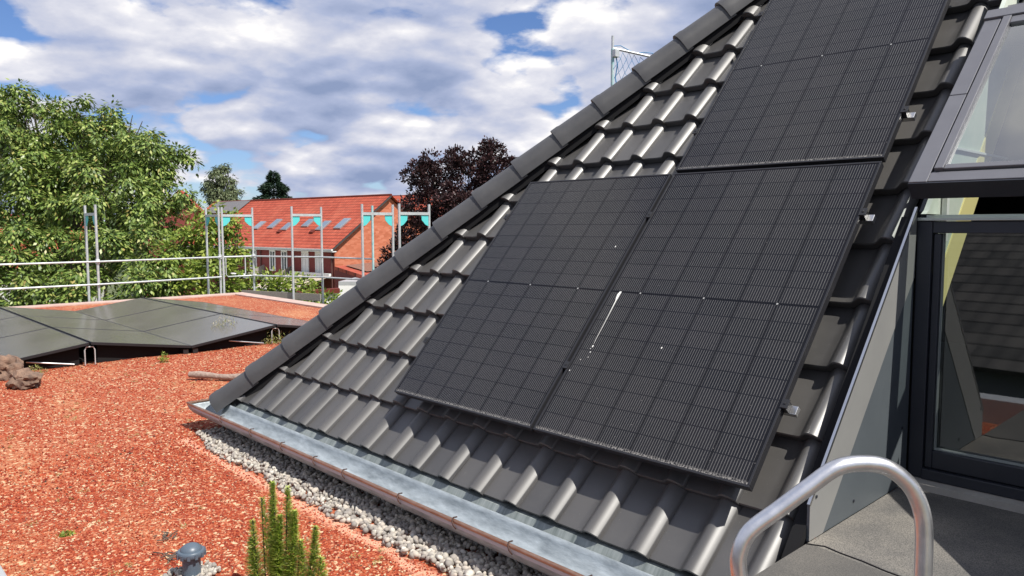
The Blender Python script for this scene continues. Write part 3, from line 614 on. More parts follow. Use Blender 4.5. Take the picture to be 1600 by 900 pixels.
for ry, lab in ((-0.20, 'black ballast frame with arched posts under the near ridge of flat roof panels'), (1.97, 'black ballast frame with arched posts under the far ridge of flat roof panels')):
    t = thing('panel_stand', (-5.5, ry, FR), lab, 'panel stand', 'stands under the flat roof panels')
    for k in range(4):
        x = -5.53 - 1.72 * k; b = MB(); x = min(x, -5.53)
        b.tube([(x, ry - 0.05, FR), (x, ry - 0.05, ZR - 0.09), (x, ry - 0.035, ZR - 0.055), (x, ry + 0.035, ZR - 0.055), (x, ry + 0.05, ZR - 0.09), (x, ry + 0.05, FR)], 0.008, 6); b.build('arch_post', GALV, t, smooth=60)
    for dy in (-1.05, 1.05):
        b = MB(); b.box(-10.6, -5.52, ry + dy * 0.98 - 0.03, ry + dy * 0.98 + 0.03, FR, ZV - 0.036); b.build('base_rail', CLAMPM, t)
    b = MB(); b.box(-10.6, -5.75, ry - 0.9, ry + 0.9, FR + 0.005, FR + 0.03); b.build('ballast_tray', BLACK, t)
    b = MB(); b.tube([(-5.56, ry - 0.60, FR + 0.10), (-5.56, ry - 0.15, FR + 0.02)], 0.008, 6); b.build('brace', ALUF, t)
    for s in (-1, 1):
        b = MB(); b.add([(-5.6, ry + s * 0.09, FR + 0.002), (-5.6, ry + s * 0.09, ZR - 0.05), (-5.6, ry + s * 1.06, ZV - 0.035), (-5.6, ry + s * 1.06, FR + 0.002)], [(0, 1, 2, 3)]); b.build('wind_plate', BLACK, t, fixn=False)

# ------------------------------------------------------------------ stones
ico_v, ico_f = [], []
def ico():
    bm = bmesh.new(); bmesh.ops.create_icosphere(bm, subdivisions=1, radius=1); v = [x.co.copy() for x in bm.verts]; f = [tuple(q.index for q in p.verts) for p in bm.faces]; bm.free(); return v, f
IV, IF = ico()
def ico2():
    bm = bmesh.new(); bmesh.ops.create_icosphere(bm, subdivisions=2, radius=1); v = [x.co.copy() for x in bm.verts]; f = [tuple(q.index for q in p.verts) for p in bm.faces]; bm.free(); return v, f
IV2, IF2 = ico2()
OV = [Vector(v) for v in ((1, 0, 0), (-1, 0, 0), (0, 1, 0), (0, -1, 0), (0, 0, 1), (0, 0, -1))]; OF = [(0, 2, 4), (2, 1, 4), (1, 3, 4), (3, 0, 4), (2, 0, 5), (1, 2, 5), (3, 1, 5), (0, 3, 5)]
def stone(b, c, r, V, F, jit=0.25, flat=0.7):
    q = Matrix.Rotation(random.uniform(0, 6.28), 3, Vector((random.random() - .5, random.random() - .5, random.random() - .5 + 1e-3)).normalized())
    s = (random.uniform(0.7, 1.3), random.uniform(0.7, 1.2), flat * random.uniform(0.7, 1.2)); i0 = len(b.v)
    for v in V:
        k = 1 + random.uniform(-jit, jit); w = q @ Vector((v.x * s[0], v.y * s[1], v.z * s[2])); b.v.append((c[0] + w.x * r * k, c[1] + w.y * r * k, c[2] + w.z * r * k))
    b.f += [(a + i0, c_ + i0, d + i0) for a, c_, d in F]
def edgeY(x):      # outer edge of the pebble strip
    return -0.540 - 0.03 * noise.noise(Vector((x * 2.1, 0, 5))) + (0.09 * max(0, min(1, (-1.45 - x) / 0.4)))
b = MB(); cnt = 0
while cnt < 6600:
    x = random.uniform(-1.85, 2.42); y = random.uniform(-0.68, -0.06); e = edgeY(x) + random.gauss(0, 0.012)
    if y < e: continue
    stone(b, (x, y, FR + random.uniform(0.004, 0.03)), random.uniform(0.010, 0.019), IV2 if y < -0.25 and x > 0.2 else IV, IF2 if y < -0.25 and x > 0.2 else IF, 0.07, 0.75); cnt += 1
for _ in range(190):
    a = random.uniform(0, 6.28); r_ = random.uniform(0.03, 0.12); stone(b, (0.41 + r_ * math.cos(a), -1.345 + r_ * math.sin(a), FR + 0.012), random.uniform(0.008, 0.014), IV, IF, 0.08, 0.75)
o = b.build('pebble_strip', PEB, smooth=50, fixn=False); tag(o, 'grey round pebbles in a strip below the zinc gutter', 'pebbles', kind='stuff')
b = MB(); cnt = 0
while cnt < 52000:
    x = 3.0 - 9.0 * random.random() ** 1.7; y = random.uniform(-1.98, -0.42 if x > -1.9 else 2.2)
    if x > -1.85 and y > edgeY(x) - 0.005 + random.gauss(0, .01): continue
    if x < -1.9 and random.random() < 0.3: continue
    z = FR + 0.012 * noise.noise(Vector((x * 1.1, y * 1.3, 0))) + 0.005 * noise.noise(Vector((x * 6, y * 6, 3)))
    r_ = random.choice((0.0032, 0.004, 0.005, 0.0066)) * (1.0 if x > -1 else 1.4); stone(b, (x, y, z + r_ * 0.35), r_, OV, OF, 0.2, 0.8); cnt += 1
o = b.build('loose_brick_chips', CHIP, fixn=False); tag(o, 'loose red and tan brick chips strewn over the roof', 'gravel', kind='stuff')

def rock(loc, s, lab, seed, mat=BOULDER):
    b = MB(); bm = bmesh.new(); bmesh.ops.create_icosphere(bm, subdivisions=4, radius=1)
    for v in bm.verts:
        n_ = noise.noise(v.co * 1.3 + Vector((seed, 0, 0))) * 0.35 + noise.noise(v.co * 4 + Vector((seed, 3, 0))) * 0.12 + abs(noise.noise(v.co * 2.4 + Vector((0, seed, 2)))) * -0.35 + noise.noise(v.co * 11 + Vector((0, seed, 0))) * 0.07
        c = v.co * (1 + n_); v.co = Vector((c.x * s[0], c.y * s[1], max(c.z * s[2], -s[2] * 0.6)))
    for v in bm.verts: b.v.append(tuple(v.co + Vector(loc)))
    b.f = [tuple(q.index for q in p.verts) for p in bm.faces]; bm.free(); return tag(b.build('boulder', mat, smooth=50), lab, 'boulder', 'boulders on the gravel roof')
rock((-4.66, -0.98, FR + 0.06), (0.17, 0.14, 0.11), 'reddish brown boulder, the lower and nearer of two at the left edge', 1.0)
rock((-5.30, -1.03, FR + 0.09), (0.20, 0.17, 0.15), 'dark brown boulder, the upper one against the solar panel edge', 5.0)
def log(p0, p1, r, lab, seed):
    b = MB(); p0 = Vector(p0); p1 = Vector(p1); pts = []; rs = []
    for i in range(9):
        t = i / 8; pts.append(p0.lerp(p1, t) + Vector((0, 0.01 * math.sin(t * 5 + seed), 0.008 * math.sin(t * 7 + seed)))); rs.append(r * (1 + 0.18 * math.sin(t * 9 + seed)) * (0.75 if i in (0, 8) else 1))
    b.tube(pts, r, 10, rs=rs); return tag(b.build('log', LOGM, smooth=50), lab, 'log', 'dry logs on the gravel roof')
log((-3.97, 0.28, FR + 0.04), (-3.35, 0.78, FR + 0.04), 0.033, 'short pale dry log lying on red gravel by the hip end', 1)
log((-6.30, 2.05, FR + 0.07), (-5.6, 3.1, FR + 0.07), 0.085, 'thick pale log behind the green sedum cushion', 3)
# vent pipe
vt = thing('vent_pipe', (0.41, -1.345, FR), 'blue grey plastic vent pipe with a domed cap in the gravel', 'vent pipe')
b = MB(); b.lathe((0.41, -1.345, FR), [(0.038, -0.01), (0.038, 0.105)], 28); b.build('pipe', VENTM, vt, smooth=40)
b = MB(); b.lathe((0.41, -1.345, FR), [(0.030, 0.102), (0.056, 0.100), (0.058, 0.104), (0.058, 0.118), (0.054, 0.123), (0.045, 0.124), (0.042, 0.134), (0.026, 0.146), (0.010, 0.151), (0.001, 0.152)], 32)
for k in range(12):
    a = 2 * math.pi * k / 12; d = Vector((math.cos(a), math.sin(a), 0)); c = Vector((0.41, -1.345, FR + 0.104)) + d * 0.056; b.beam(c - Vector((0, 0, 0.008)), c + Vector((0, 0, 0.014)), 0.012, 0.010, d)
b.build('cap', VENTM, vt, smooth=40)

# ------------------------------------------------------------------ plants
def leaf(b, p, d, nrm, l, w):
    d = d.normalized(); s = d.cross(nrm)
    if s.length < 1e-3: s = d.cross(Vector((1, 0.3, 0)))
    s = s.normalized() * w / 2; m = p + d * l * 0.45
    i = len(b.v); b.v += [tuple(p), tuple(m + s), tuple(p + d * l), tuple(m - s)]; b.f.append((i, i + 1, i + 2, i + 3))
def rv(): 
    while True:
        v = Vector((random.uniform(-1, 1), random.uniform(-1, 1), random.uniform(-1, 1)))
        if 0.05 < v.length < 1: return v.normalized()
def spire(b, base, tip, rad, n, ll=0.018, lw=0.0028):
    base = Vector(base); tip = Vector(tip); ax = (tip - base); L_ = ax.length; a = ax.normalized()
    bend = Vector((random.uniform(-1, 1), random.uniform(-1, 1), 0)) * 0.012
    for i in range(n):
        t = random.random() ** 0.9; p = base + ax * t + bend * math.sin(t * 3.0)
        r_ = rv(); r_ = (r_ - a * r_.dot(a)).normalized(); d = (r_ * 1.3 + a * random.uniform(0.2, 1.0)).normalized()
        leaf(b, p, d, a, ll * random.uniform(0.7, 1.2) * (1 - 0.62 * t * t), lw)
ro = thing('rosemary_bush', (0.86, -1.16, FR), 'upright green rosemary stems growing from the red gravel beside the vent pipe', 'rosemary bush')
b = MB(); sb_ = MB()
for bx, by, tx, ty, tz, n in ((0.86, -1.165, 0.832, -1.165, -0.068, 1500), (0.885, -1.15, 0.872, -1.123, -0.088, 900), (0.875, -1.17, 0.86, -1.15, -0.20, 1300), (0.90, -1.14, 0.902, -1.11, -0.18, 1300), (0.95, -1.09, 0.962, -1.052, -0.245, 800),
                            (0.82, -1.20, 0.80, -1.20, -0.13, 500), (0.80, -1.22, 0.782, -1.232, -0.22, 600), (0.79, -1.21, 0.775, -1.235, -0.30, 500), (0.92, -1.12, 0.925, -1.10, -0.30, 500), (0.845, -1.18, 0.848, -1.16, -0.25, 900), (0.99, -1.08, 1.0, -1.05, -0.36, 300)):
    spire(b, (bx, by, FR), (tx, ty, tz), 0.02, int(n * 1.5), 0.044, 0.0042); sb_.tube([(bx, by, FR), ((bx + tx) / 2, (by + ty) / 2, (FR + tz) / 2), (tx, ty, tz)], 0.0025, 5)
b.build('foliage', ROSEL, ro, fixn=False); sb_.build('stem', BARK, ro)

def tuft(name, loc, r, h, n, mat, lab, cat, ll=0.03, lw=0.008, group=None):
    b = MB()
    for i in range(n):
        a = random.uniform(0, 6.28); q = r * math.sqrt(random.random()); p = Vector(loc) + Vector((q * math.cos(a), q * math.sin(a), random.random() * h * (1 - (q / r) ** 2 * 0.7)))
        leaf(b, p, rv() + Vector((0, 0, 0.7)), rv(), ll * random.uniform(0.6, 1.3), lw)
    return tag(b.build(name, mat, fixn=False), lab, cat, group)
tuft('dry_herb', (-6.25, 1.62, FR), 0.22, 0.34, 900, DRYL, 'dry grey flowering herb in front of the far panel edge', 'herb', 0.05, 0.008)
tuft('sedum_cushion', (-5.75, 2.12, FR), 0.36, 0.15, 1500, SEDUML, 'green and yellow sedum cushion in front of the thick log', 'sedum', 0.045, 0.014)
tuft('sedum_cushion', (-6.0, 1.75, FR), 0.14, 0.10, 260, SEDUML, 'small sedum clump at the foot of the dry herb', 'sedum', 0.04, 0.014)
tuft('weed', (-5.1, 0.43, FR), 0.05, 0.13, 120, SHRUB, 'little green weed right before the near panel valley', 'weed', 0.035, 0.010)
tuft('weed', (-5.35, -0.78, FR), 0.12, 0.09, 160, SEDUML, 'pale sedum sprouts at the shadow edge by the boulders', 'weed', 0.03, 0.010)
tuft('sedum_cushion', (-0.457, -1.625, FR), 0.035, 0.02, 90, SHRUB, 'bright yellow green sedum rosette alone on red gravel at lower left', 'sedum', 0.018, 0.010)
b = MB()
for _ in range(170):
    x = 2.2 - 7.5 * random.random() ** 1.2; y = random.uniform(-1.95, 0.9)
    if x > -1.9 and y > -0.6: continue
    r_ = random.uniform(0.008, 0.03)
    for i in range(int(8 + r_ * 900)):
        a = random.uniform(0, 6.28); q = r_ * math.sqrt(random.random()); leaf(b, Vector((x + q * math.cos(a), y + q * math.sin(a), FR + 0.004 + random.random() * 0.008)), rv() + Vector((0, 0, 0.3)), Vector((0, 0, 1)), random.uniform(0.006, 0.014), 0.004)
tag(b.build('sedum_sprouts', SEDUML, fixn=False), 'tiny green and straw sedum sprouts between the chips', 'ground cover', kind='stuff')
b = MB()
for cx_, cy_ in ((0.15, -1.35), (-0.1, -1.28)):
    for i in range(14):
        a = Vector((cx_ + random.uniform(-.07, .07), cy_ + random.uniform(-.03, .03), FR + 0.012)); b.beam(a, a + Vector((random.uniform(-.05, .05), random.uniform(-.05, .05), 0.004)), 0.004, 0.004)
tag(b.build('twig_litter', BARK), 'dark twig litter on the red gravel near the vent pipe', 'twigs', kind='stuff')

def tree(name, base, blobs, leafmat, lab, cat, ll, lw, dens, trunk_r, droop=0.5, per=6, shell=0.55, group=None, limbs=True, spread=1.0, clump=0.42, gap=0.42):
    t = thing(name, base, lab, cat, group); base = Vector(base); fo = MB()
    sr = clump
    for c, r_, in blobs:
        c = Vector(c); nsub = int(5.5 * (r_ / sr) ** 2 * gap) + 3
        for q_ in range(nsub):
            d0_ = rv(); q = r_ * (shell + (1 - shell) * random.random() ** 0.6); k = 1 + 0.28 * noise.noise(d0_ * 2.2 + c)
            sc0 = c + Vector((d0_.x, d0_.y, d0_.z * 0.85)) * q * k; rr = sr * random.uniform(0.6, 1.25); n = int(dens * rr * rr) + 2
            for i in range(n):
                d = (rv() + d0_ * 0.35 + Vector((0, 0, 0.35))).normalized(); p = sc0 + Vector((d.x, d.y, d.z * 0.7)) * rr * (0.55 + 0.45 * random.random())
                out = (d + Vector((0, 0, -droop)) + rv() * 0.45).normalized()
                for j in range(per):
                    s = rv(); dd = (out + s * 0.7 + Vector((0, 0, -droop * 0.4))).normalized()
                    leaf(fo, p + s * ll * 0.6 * spread + out * ll * 0.5 * (j % 3) * spread, dd, (d + Vector((0, 0, 0.8)) + rv() * 0.6), ll * random.uniform(0.7, 1.25), lw * random.uniform(0.8, 1.2))
    fo.build('crown', leafmat, t, fixn=False)
    if limbs:
        tb = MB(); cen = sum((Vector(c) for c, _ in blobs), Vector()) / len(blobs); fork = base.lerp(cen, 0.45) if cen.z > base.z else base; fork.x = base.x * .7 + cen.x * .3; fork.y = base.y * .7 + cen.y * .3
        tb.tube([base, base.lerp(fork, 0.5), fork], trunk_r, 10, rs=[trunk_r * 1.25, trunk_r, trunk_r * 0.8])
        for c, r_ in blobs:
            c = Vector(c); mid = fork.lerp(c, 0.5) + Vector((0, 0, -0.08 * (c - fork).length)); tb.tube([fork, mid, c + Vector((0, 0, r_ * 0.1))], 0.1, 6, rs=[trunk_r * 0.45, trunk_r * 0.25, trunk_r * 0.05])
            for _ in range(4): e_ = c + rv() * r_ * 0.5; tb.tube([mid.lerp(c, 0.5), e_], 0.03, 4, rs=[trunk_r * 0.16, trunk_r * 0.04])
        tb.build('trunk', BARK, t, smooth=60)
    return t
def W(px, py, D):
    x = (px - 800) / 1195.37; y = (450 - py) / 1195.37; return CAMP + (rt * x + up * y + fw) * D
def blobs(lst, k=1 / 1195.37): return [(W(x, y, D), r_ * D * k) for x, y, r_, D in lst]
wal = blobs([(55, 185, 52, 25), (150, 205, 48, 25.5), (205, 200, 40, 26), (15, 235, 60, 24), (85, 250, 60, 24.5), (165, 262, 58, 24), (222, 245, 45, 25), (262, 292, 40, 24.5), (40, 318, 62, 23.5), (118, 325, 60, 23.5), (195, 330, 58, 23), (240, 335, 40, 24),
             (-60, 260, 80, 25), (-70, 350, 80, 24), (-20, 180, 50, 26), (100, 290, 70, 28), (180, 240, 60, 28), (30, 260, 60, 28), (275, 258, 24, 25), (120, 180, 30, 25), (20, 165, 32, 25)])
tree('walnut_tree', (*W(110, 330, 25.5).xy, GZ), wal, WALNUT, 'large broad walnut tree with drooping yellow green leaves behind the scaffold', 'tree', 0.155, 0.078, 200, 0.30, 0.9, 7, clump=0.40, gap=0.27, shell=0.62)
tree('walnut_tree', (*W(190, 400, 21.5).xy, GZ), blobs([(20, 395, 52, 21.5), (90, 400, 48, 22), (160, 400, 52, 21.5), (230, 395, 45, 21.5), (265, 420, 40, 21), (10, 450, 45, 20.5), (75, 450, 42, 21), (150, 452, 44, 20.5), (220, 448, 42, 20.5), (-70, 420, 70, 21)]), WALNUT,
     'lower leafy boughs of the second walnut tree just behind the guard rails', 'tree', 0.15, 0.075, 200, 0.20, 0.9, 7, clump=0.36, gap=0.30)
tree('garden_tree', (*W(320, 400, 21.5).xy, GZ), blobs([(325, 350, 32, 22), (300, 400, 38, 21.5), (345, 395, 26, 22), (330, 440, 36, 21), (290, 455, 36, 21), (365, 440, 24, 22), (310, 372, 30, 22), (372, 350, 16, 22)]), SHRUB,
     'yellow green garden tree between the walnut and the red roofed row house', 'tree', 0.16, 0.08, 110, 0.12, 0.5, 6, clump=0.32)
tree('garden_bush', (*W(450, 470, 23).xy, GZ), blobs([(425, 452, 20, 23), (452, 455, 22, 23), (480, 462, 18, 23), (400, 462, 18, 23), (505, 474, 16, 23), (415, 440, 10, 23), (470, 446, 9, 23)]), SHRUB,
     'bright green bush in front of the white garden wall', 'bush', 0.14, 0.075, 130, 0.08, 0.3, 6, clump=0.22)
tree('copper_beech', (*W(740, 380, 34).xy, GZ), blobs([(690, 270, 42, 34), (745, 260, 36, 34), (780, 285, 40, 34.5), (670, 320, 44, 33.5), (720, 330, 50, 33), (660, 365, 34, 33), (760, 340, 60, 34), (700, 385, 50, 33), (640, 385, 24, 33), (625, 415, 20, 33), (765, 240, 20, 34), (655, 272, 16, 34), (850, 320, 60, 35), (615, 395, 14, 33)]), BEECHL,
     'dark purple copper beech behind the hip ridge', 'tree', 0.12, 0.085, 260, 0.25, -0.2, 5, shell=0.3, clump=0.36)
tree('birch_tree', (*W(345, 330, 80).xy, GZ), blobs([(345, 262, 10, 80), (340, 278, 14, 80), (352, 285, 14, 80), (335, 300, 15, 80), (350, 305, 16, 80), (366, 298, 9, 80), (338, 320, 17, 80), (356, 322, 16, 80), (328, 288, 8, 80), (365, 312, 9, 80)]), BIRCHL,
     'pale grey green birch standing far behind the row house', 'tree', 0.30, 0.14, 55, 0.25, 1.2, 5, shell=0.2, clump=0.5)
sp = thing('spruce_tree', (*W(428, 300, 85).xy, GZ), 'dark conical spruce behind the row house ridge', 'tree'); b = MB(); bx = W(428, 300, 85); zt = W(428, 268, 85).z
for i in range(9000):
    t = random.random() ** 0.65; z = zt - t * 6.0; r_ = 0.05 + min(t, 0.62) * 5.2 * (0.75 + 0.25 * math.sin(t * 26)); a = random.uniform(0, 6.28); q = r_ * (0.35 + 0.65 * random.random()) * (0.88 + 0.2 * noise.noise(Vector((math.cos(a) * 2, math.sin(a) * 2, z))))
    leaf(b, Vector((bx.x + q * math.cos(a), bx.y + q * math.sin(a), z)), Vector((math.cos(a), math.sin(a), random.uniform(-.5, .5))), rv(), 0.5, 0.13)
b.build('crown', SPRUCEL, sp, fixn=False); b = MB(); b.tube([(bx.x, bx.y, GZ), (bx.x, bx.y, zt - 0.3)], 0.2, 8, rs=[0.25, 0.04]); b.build('trunk', BARK, sp)
b = MB()   # far off woods
for i in range(9000):
    a = random.uniform(R(-20), R(130)); D = random.uniform(170, 230); z = GZ + random.random() ** 0.6 * (7 + 3.5 * noise.noise(Vector((a * 9, 0, 0))))
    leaf(b, Vector((-math.sin(a) * D, math.cos(a) * D, z)), rv(), rv(), 3.4, 2.6)
tag(b.build('far_woods', DARKL, fixn=False), 'dark band of far off woods on the horizon', 'woods', kind='stuff')

# ------------------------------------------------------------------ scaffolding
def scaffold():
    k = 0.93
    t = thing('scaffold', (-13.5, 3, GZ), 'galvanised facade scaffold with turquoise gussets along the far roof edge', 'scaffold')
    ZT = 1.40; ZB = 1.21
    def pole_xy(px, D): return W(px, 352, D).xy
    def pole(b, p, top): b.tube([(p[0], p[1], GZ), (p[0], p[1], top)], 0.026, 8)
    def frame(p0, d, top=ZT, both=True, paint=None):
        p0 = Vector(p0); p1 = p0 + Vector(d) * 0.73; b = MB(); pole(b, p0, top); pole(b, p1, top); f_ = b.build('frame', GALV, t, smooth=60)
        b = MB(); b.beam((p0.x, p0.y, ZB), (p1.x, p1.y, ZB), 0.045, 0.055); b.build('top_bar', GALV, f_)
        u = Vector((d[0], d[1], 0))
        for c, s in ((p0, 1), (p1, -1)):
            a = Vector((c.x, c.y, ZB - 0.03)) + u * s * 0.025; pts = [a, a + u * s * 0.17, a + u * s * 0.16 + Vector((0, 0, -0.10)), a + u * s * 0.07 + Vector((0, 0, -0.19)), a + Vector((0, 0, -0.22))]
            nrm = Vector((-d[1], d[0], 0)) * 0.006; b = MB(); b.prism([p - nrm for p in pts], nrm * 2); b.build('gusset', TURQ, f_)
        if paint:
            b = MB(); b.tube([(p0.x, p0.y, ZB - 0.75), (p0.x, p0.y, ZB - 0.05)], 0.0252, 8); b.build('painted_sleeve', TURQP, f_, smooth=60)
            b = MB(); b.tube([(p0.x, p0.y, ZB - 0.86), (p0.x, p0.y, ZB - 0.78)], 0.0254, 8); b.build('yellow_band', newmat('yellow_tape', (0.75, 0.6, 0.05), 0.5), f_)
        return p0, p1
    a0, a1 = frame(pole_xy(150, 15.4), (-1, 0), paint=True)
    b0, b1 = frame(pole_xy(342, 17.6), (-1, 0), paint=True)
    c0, c1 = frame(pole_xy(347, 17.6), (0, 1)); d0, d1 = frame(pole_xy(456, 17.0), (0, 1)); e0, e1 = frame(pole_xy(566, 15.2), (0, 1)); f0, f1 = frame(pole_xy(624, 15.0), (0, 1))
    g0 = pole_xy(582, 16.4); b = MB(); pole(b, g0, ZT); b.build('standard', TURQP, t, smooth=60)
    zU, zL = 0.255, -0.205
    def rl(p, q, z, z2=None, name='guard_rail'):
        b = MB(); b.tube([(p[0], p[1], z), (q[0], q[1], z if z2 is None else z2)], 0.019, 8); b.build(name, GALV, t, smooth=60)
    far = Vector((a0.x + 0.10, -4.5))
    for z in (zU, zL):
        rl(Vector(far) + Vector((0.05, 0)), a0 + Vector((0.05, 0)), z); rl(a0 + Vector((0.05, 0)), b0 + Vector((0.05, 0)), z); rl(c1 + Vector((0, -0.05)), d1 + Vector((0, -0.05)), z); rl(d1 + Vector((0, -0.05)), Vector(g0) + Vector((0, 0.03)), z)
    # end guard with rounded lower corners
    b = MB(); p, q = c0, c1; m0 = p.lerp(q, 0.08); m1 = p.lerp(q, 0.72)
    b.tube([(p.x, p.y, zU), (q.x, q.y, zU)], 0.019, 8); b.tube([(m0.x, m0.y, zU), (m0.x, m0.y, zL + 0.05), (*p.lerp(q, 0.14), zL), (*p.lerp(q, 0.66), zL), (m1.x, m1.y, zL + 0.05), (m1.x, m1.y, zU)], 0.014, 8); b.tube([(*p.lerp(q, 0.66), zL), (q.x, q.y, zL)], 0.019, 8); b.build('end_guard', GALV, t, smooth=60)
    for w in (c1, a0, b0, f0):
        b = MB(); b.box(w.x - 0.035, w.x + 0.035, w.y - 0.035, w.y + 0.035, zU - 0.05, zU + 0.05); b.build('wedge_coupler', GALV, t, bevel=0.006)
    b = MB(); b.beam((c1.x + 0.1, c1.y - 0.35, -0.60), (d1.x + 0.7, d1.y - 0.45, -0.60), 0.03, 0.15); b.build('toe_board', WOOD, t)
    b = MB(); b.box(a0.x - 0.7, a0.x + 0.02, -4.5, b0.y, -0.86, -0.80); b.box(c0.x, f0.x + 3, c0.y + 0.03, c0.y + 0.70, -0.86, -0.80); b.build('deck', WOOD, t)
scaffold()
# second scaffold behind the house with net
t = thing('scaffold', (*W(955, 60, 11).xy, GZ), 'lone scaffold post with blue safety net above the hip ridge', 'scaffold')
P = lambda x, y, D=11: W(x, y, D)
top = P(957.5, 56); b = MB(); b.tube([(top.x, top.y, GZ), (top.x, top.y, P(957, 76).z)], 0.024, 8); b.build('pole', TURQP, t, smooth=60)
b = MB(); b.tube([(top.x, top.y, P(957, 80).z), tuple(top)], 0.020, 8); b.build('spigot', GALV, t, smooth=60)
r1 = P(1120, 112, 11.2); r0 = Vector((top.x, top.y, P(957, 75).z)); b = MB(); b.tube([r0, r0.lerp(r1, 0.5), r1], 0.018, 8); b.build('guard_rail', GALV, t, smooth=60)
b = MB(); b.box(top.x - 0.02, top.x + 0.07, top.y - 0.02, top.y + 0.07, r0.z - 0.13, r0.z - 0.02); b.build('coupler', GALV, t, bevel=0.008)
b = MB(); ad = (r1 - r0); L_ = ad.length; a = ad.normalized(); cols = int(L_ / 0.10)
def npt(i, j): 
    q = r0 + a * (0.02 + i * 0.10 + 0.03 * math.sin(j * 0.8) + j * 0.008); return q + Vector((0.02 * math.sin(i * 1.3 + j), 0.02 * math.cos(j * 1.1), -0.02 - j * 0.095 - 0.015 * math.sin(i * 2.1)))
for i in range(cols):
    for j in range(7):
        s = 0.5 if j % 2 else 0; s2 = 0.5 - s
        b.tube([npt(i + s, j), npt(i + s2, j + 1)], 0.0035, 4, False); b.tube([npt(i + s, j), npt(i + s2 + (1 if s else -1), j + 1)], 0.0035, 4, False)
b.tube([npt(0, 0), npt(0.2, 2) + Vector((-0.02, 0, 0)), npt(0.1, 4), npt(0.3, 7)], 0.009, 5)
b.tube([r0 + Vector((0, 0, 0.03)) + a * 0.12 * q + Vector((0, 0, 0.03 * math.sin(q * 1.7))) for q in range(8)], 0.007, 5); b.build('safety_net', NETM, t)

# ------------------------------------------------------------------ ladder handrail in the foreground
def bez(P, n=14):
    out = []; m = len(P)
    for i in range(m - 1):
        p0 = P[max(i - 1, 0)]; p1 = P[i]; p2 = P[i + 1]; p3 = P[min(i + 2, m - 1)]
        for k in range(n):
            s = k / n; out.append(0.5 * ((2 * p1) + (-p0 + p2) * s + (2 * p0 - 5 * p1 + 4 * p2 - p3) * s * s + (-p0 + 3 * p1 - 3 * p2 + p3) * s ** 3))
    out.append(P[-1]); return out
hp = [(1156, 905, 1.80), (1154, 868, 1.80), (1170, 832, 1.80), (1215, 797, 1.80), (1262, 762, 1.80), (1305, 732, 1.80), (1345, 724, 1.80), (1385, 730, 1.80), (1420, 757, 1.80), (1439, 795, 1.80), (1444, 838, 1.80), (1442, 905, 1.80)]
pts = [W(*q) for q in hp]; fl = Vector((pts[0].x, pts[0].y, TZ)); fr_ = Vector((pts[-1].x, pts[-1].y, TZ))
hr = thing('ladder_handrail', fl, 'bent bare aluminium handrail loop at the ladder head in front of the cheek', 'handrail')
b = MB(); b.tube([fl] + bez(pts) + [fr_], 0.0195, 20); b.build('tube', ALU, hr, smooth=60)
for q_ in (pts[0] - Vector((0, 0, 0.02)), pts[-1] - Vector((0, 0, 0.02))):
    b = MB(); b.tube([q_ - Vector((0, 0, 0.03)), q_ + Vector((0, 0, 0.0))], 0.0225, 20); b.build('sleeve', ALUF, hr, smooth=60)
for q in (fl, fr_): b = MB(); b.lathe(q, [(0.045, 0), (0.045, 0.008), (0.024, 0.010), (0.024, 0.03)], 20); b.build('foot_plate', ALUF, hr, smooth=40)

# ------------------------------------------------------------------ row house beyond
E1 = Vector((-43.882, 25.134, -0.6)); eh = Vector((-0.996, -0.089, 0)); gh = Vector((-0.089, 0.996, 0)); HH, HWD = 3.87, 5.3
def HPt(a, b_, z): return E1 + eh * a + gh * b_ + Vector((0, 0, z))
ups = (gh * HWD + Vector((0, 0, HH))).normalized(); nrs = (-eh).cross(ups).normalized(); SLEN = math.hypot(HWD, HH)
def HS(a, s, n=0.0): return E1 + eh * a + ups * s + nrs * n
rh = thing('row_house', HPt(0, 0, GZ + 0.6), 'long brick row house with bright red tiled roof and skylights', 'house')
LA = 27; GW = 2 * HWD
b = MB(); b.prism([HPt(0.35, 0.35, GZ + 0.6), HPt(0.35, 0.35, 0.0), HPt(LA, 0.35, 0.0), HPt(LA, 0.35, GZ + 0.6)], gh * 0.3); b.build('facade', BRICKR, rh)
b = MB(); b.prism([HPt(0.3, 0.35, GZ + 0.6), HPt(0.3, GW - 0.35, GZ + 0.6), HPt(0.3, GW - 0.35, 0.1), HPt(0.3, HWD, HH - 0.12), HPt(0.3, 0.35, 0.1)], eh * 0.049); b.build('gable', GABLE, rh)
b = MB(); b.prism([HPt(0.4, GW - 0.6, GZ + 0.6), HPt(0.4, GW - 0.6, 0), HPt(LA, GW - 0.6, 0), HPt(LA, GW - 0.6, GZ + 0.6)], gh * 0.2); b.build('rear_wall', BRICKR, rh)
b = MB(); b.quad(HS(0, -0.15), HS(LA, -0.15), HS(LA, SLEN), HS(0, SLEN)); b.quad(HPt(0, HWD, HH), HPt(LA, HWD, HH), HPt(LA, GW + 0.1, -0.08), HPt(0, GW + 0.1, -0.08))
o = b.build('roof', REDT, rh, fixn=False); off_ = ORG[rh.name]
set_uv(o, lambda c: ((Vector(c) + off_ - E1).dot(eh), (Vector(c) + off_ - E1).dot(ups)))
b = MB(); b.tube([HPt(-0.02, HWD, HH), HPt(LA, HWD, HH)], 0.09, 8); b.build('ridge_caps', REDT, rh)
b = MB(); b.beam(HPt(0.02, 0, -0.10), HPt(0.02, HWD, HH - 0.10), 0.10, 0.12, nrs); b.build('verge_board', newmat('dark_verge', (0.05, 0.045, 0.045), 0.6), rh)
b = MB(); b.beam(HPt(-0.05, -0.10, -0.12), HPt(LA, -0.10, -0.12), 0.14, 0.12); b.beam(HPt(0, 0.1, -0.24), HPt(LA, 0.1, -0.24), 0.4, 0.07); b.build('gutter', WHITEP, rh)
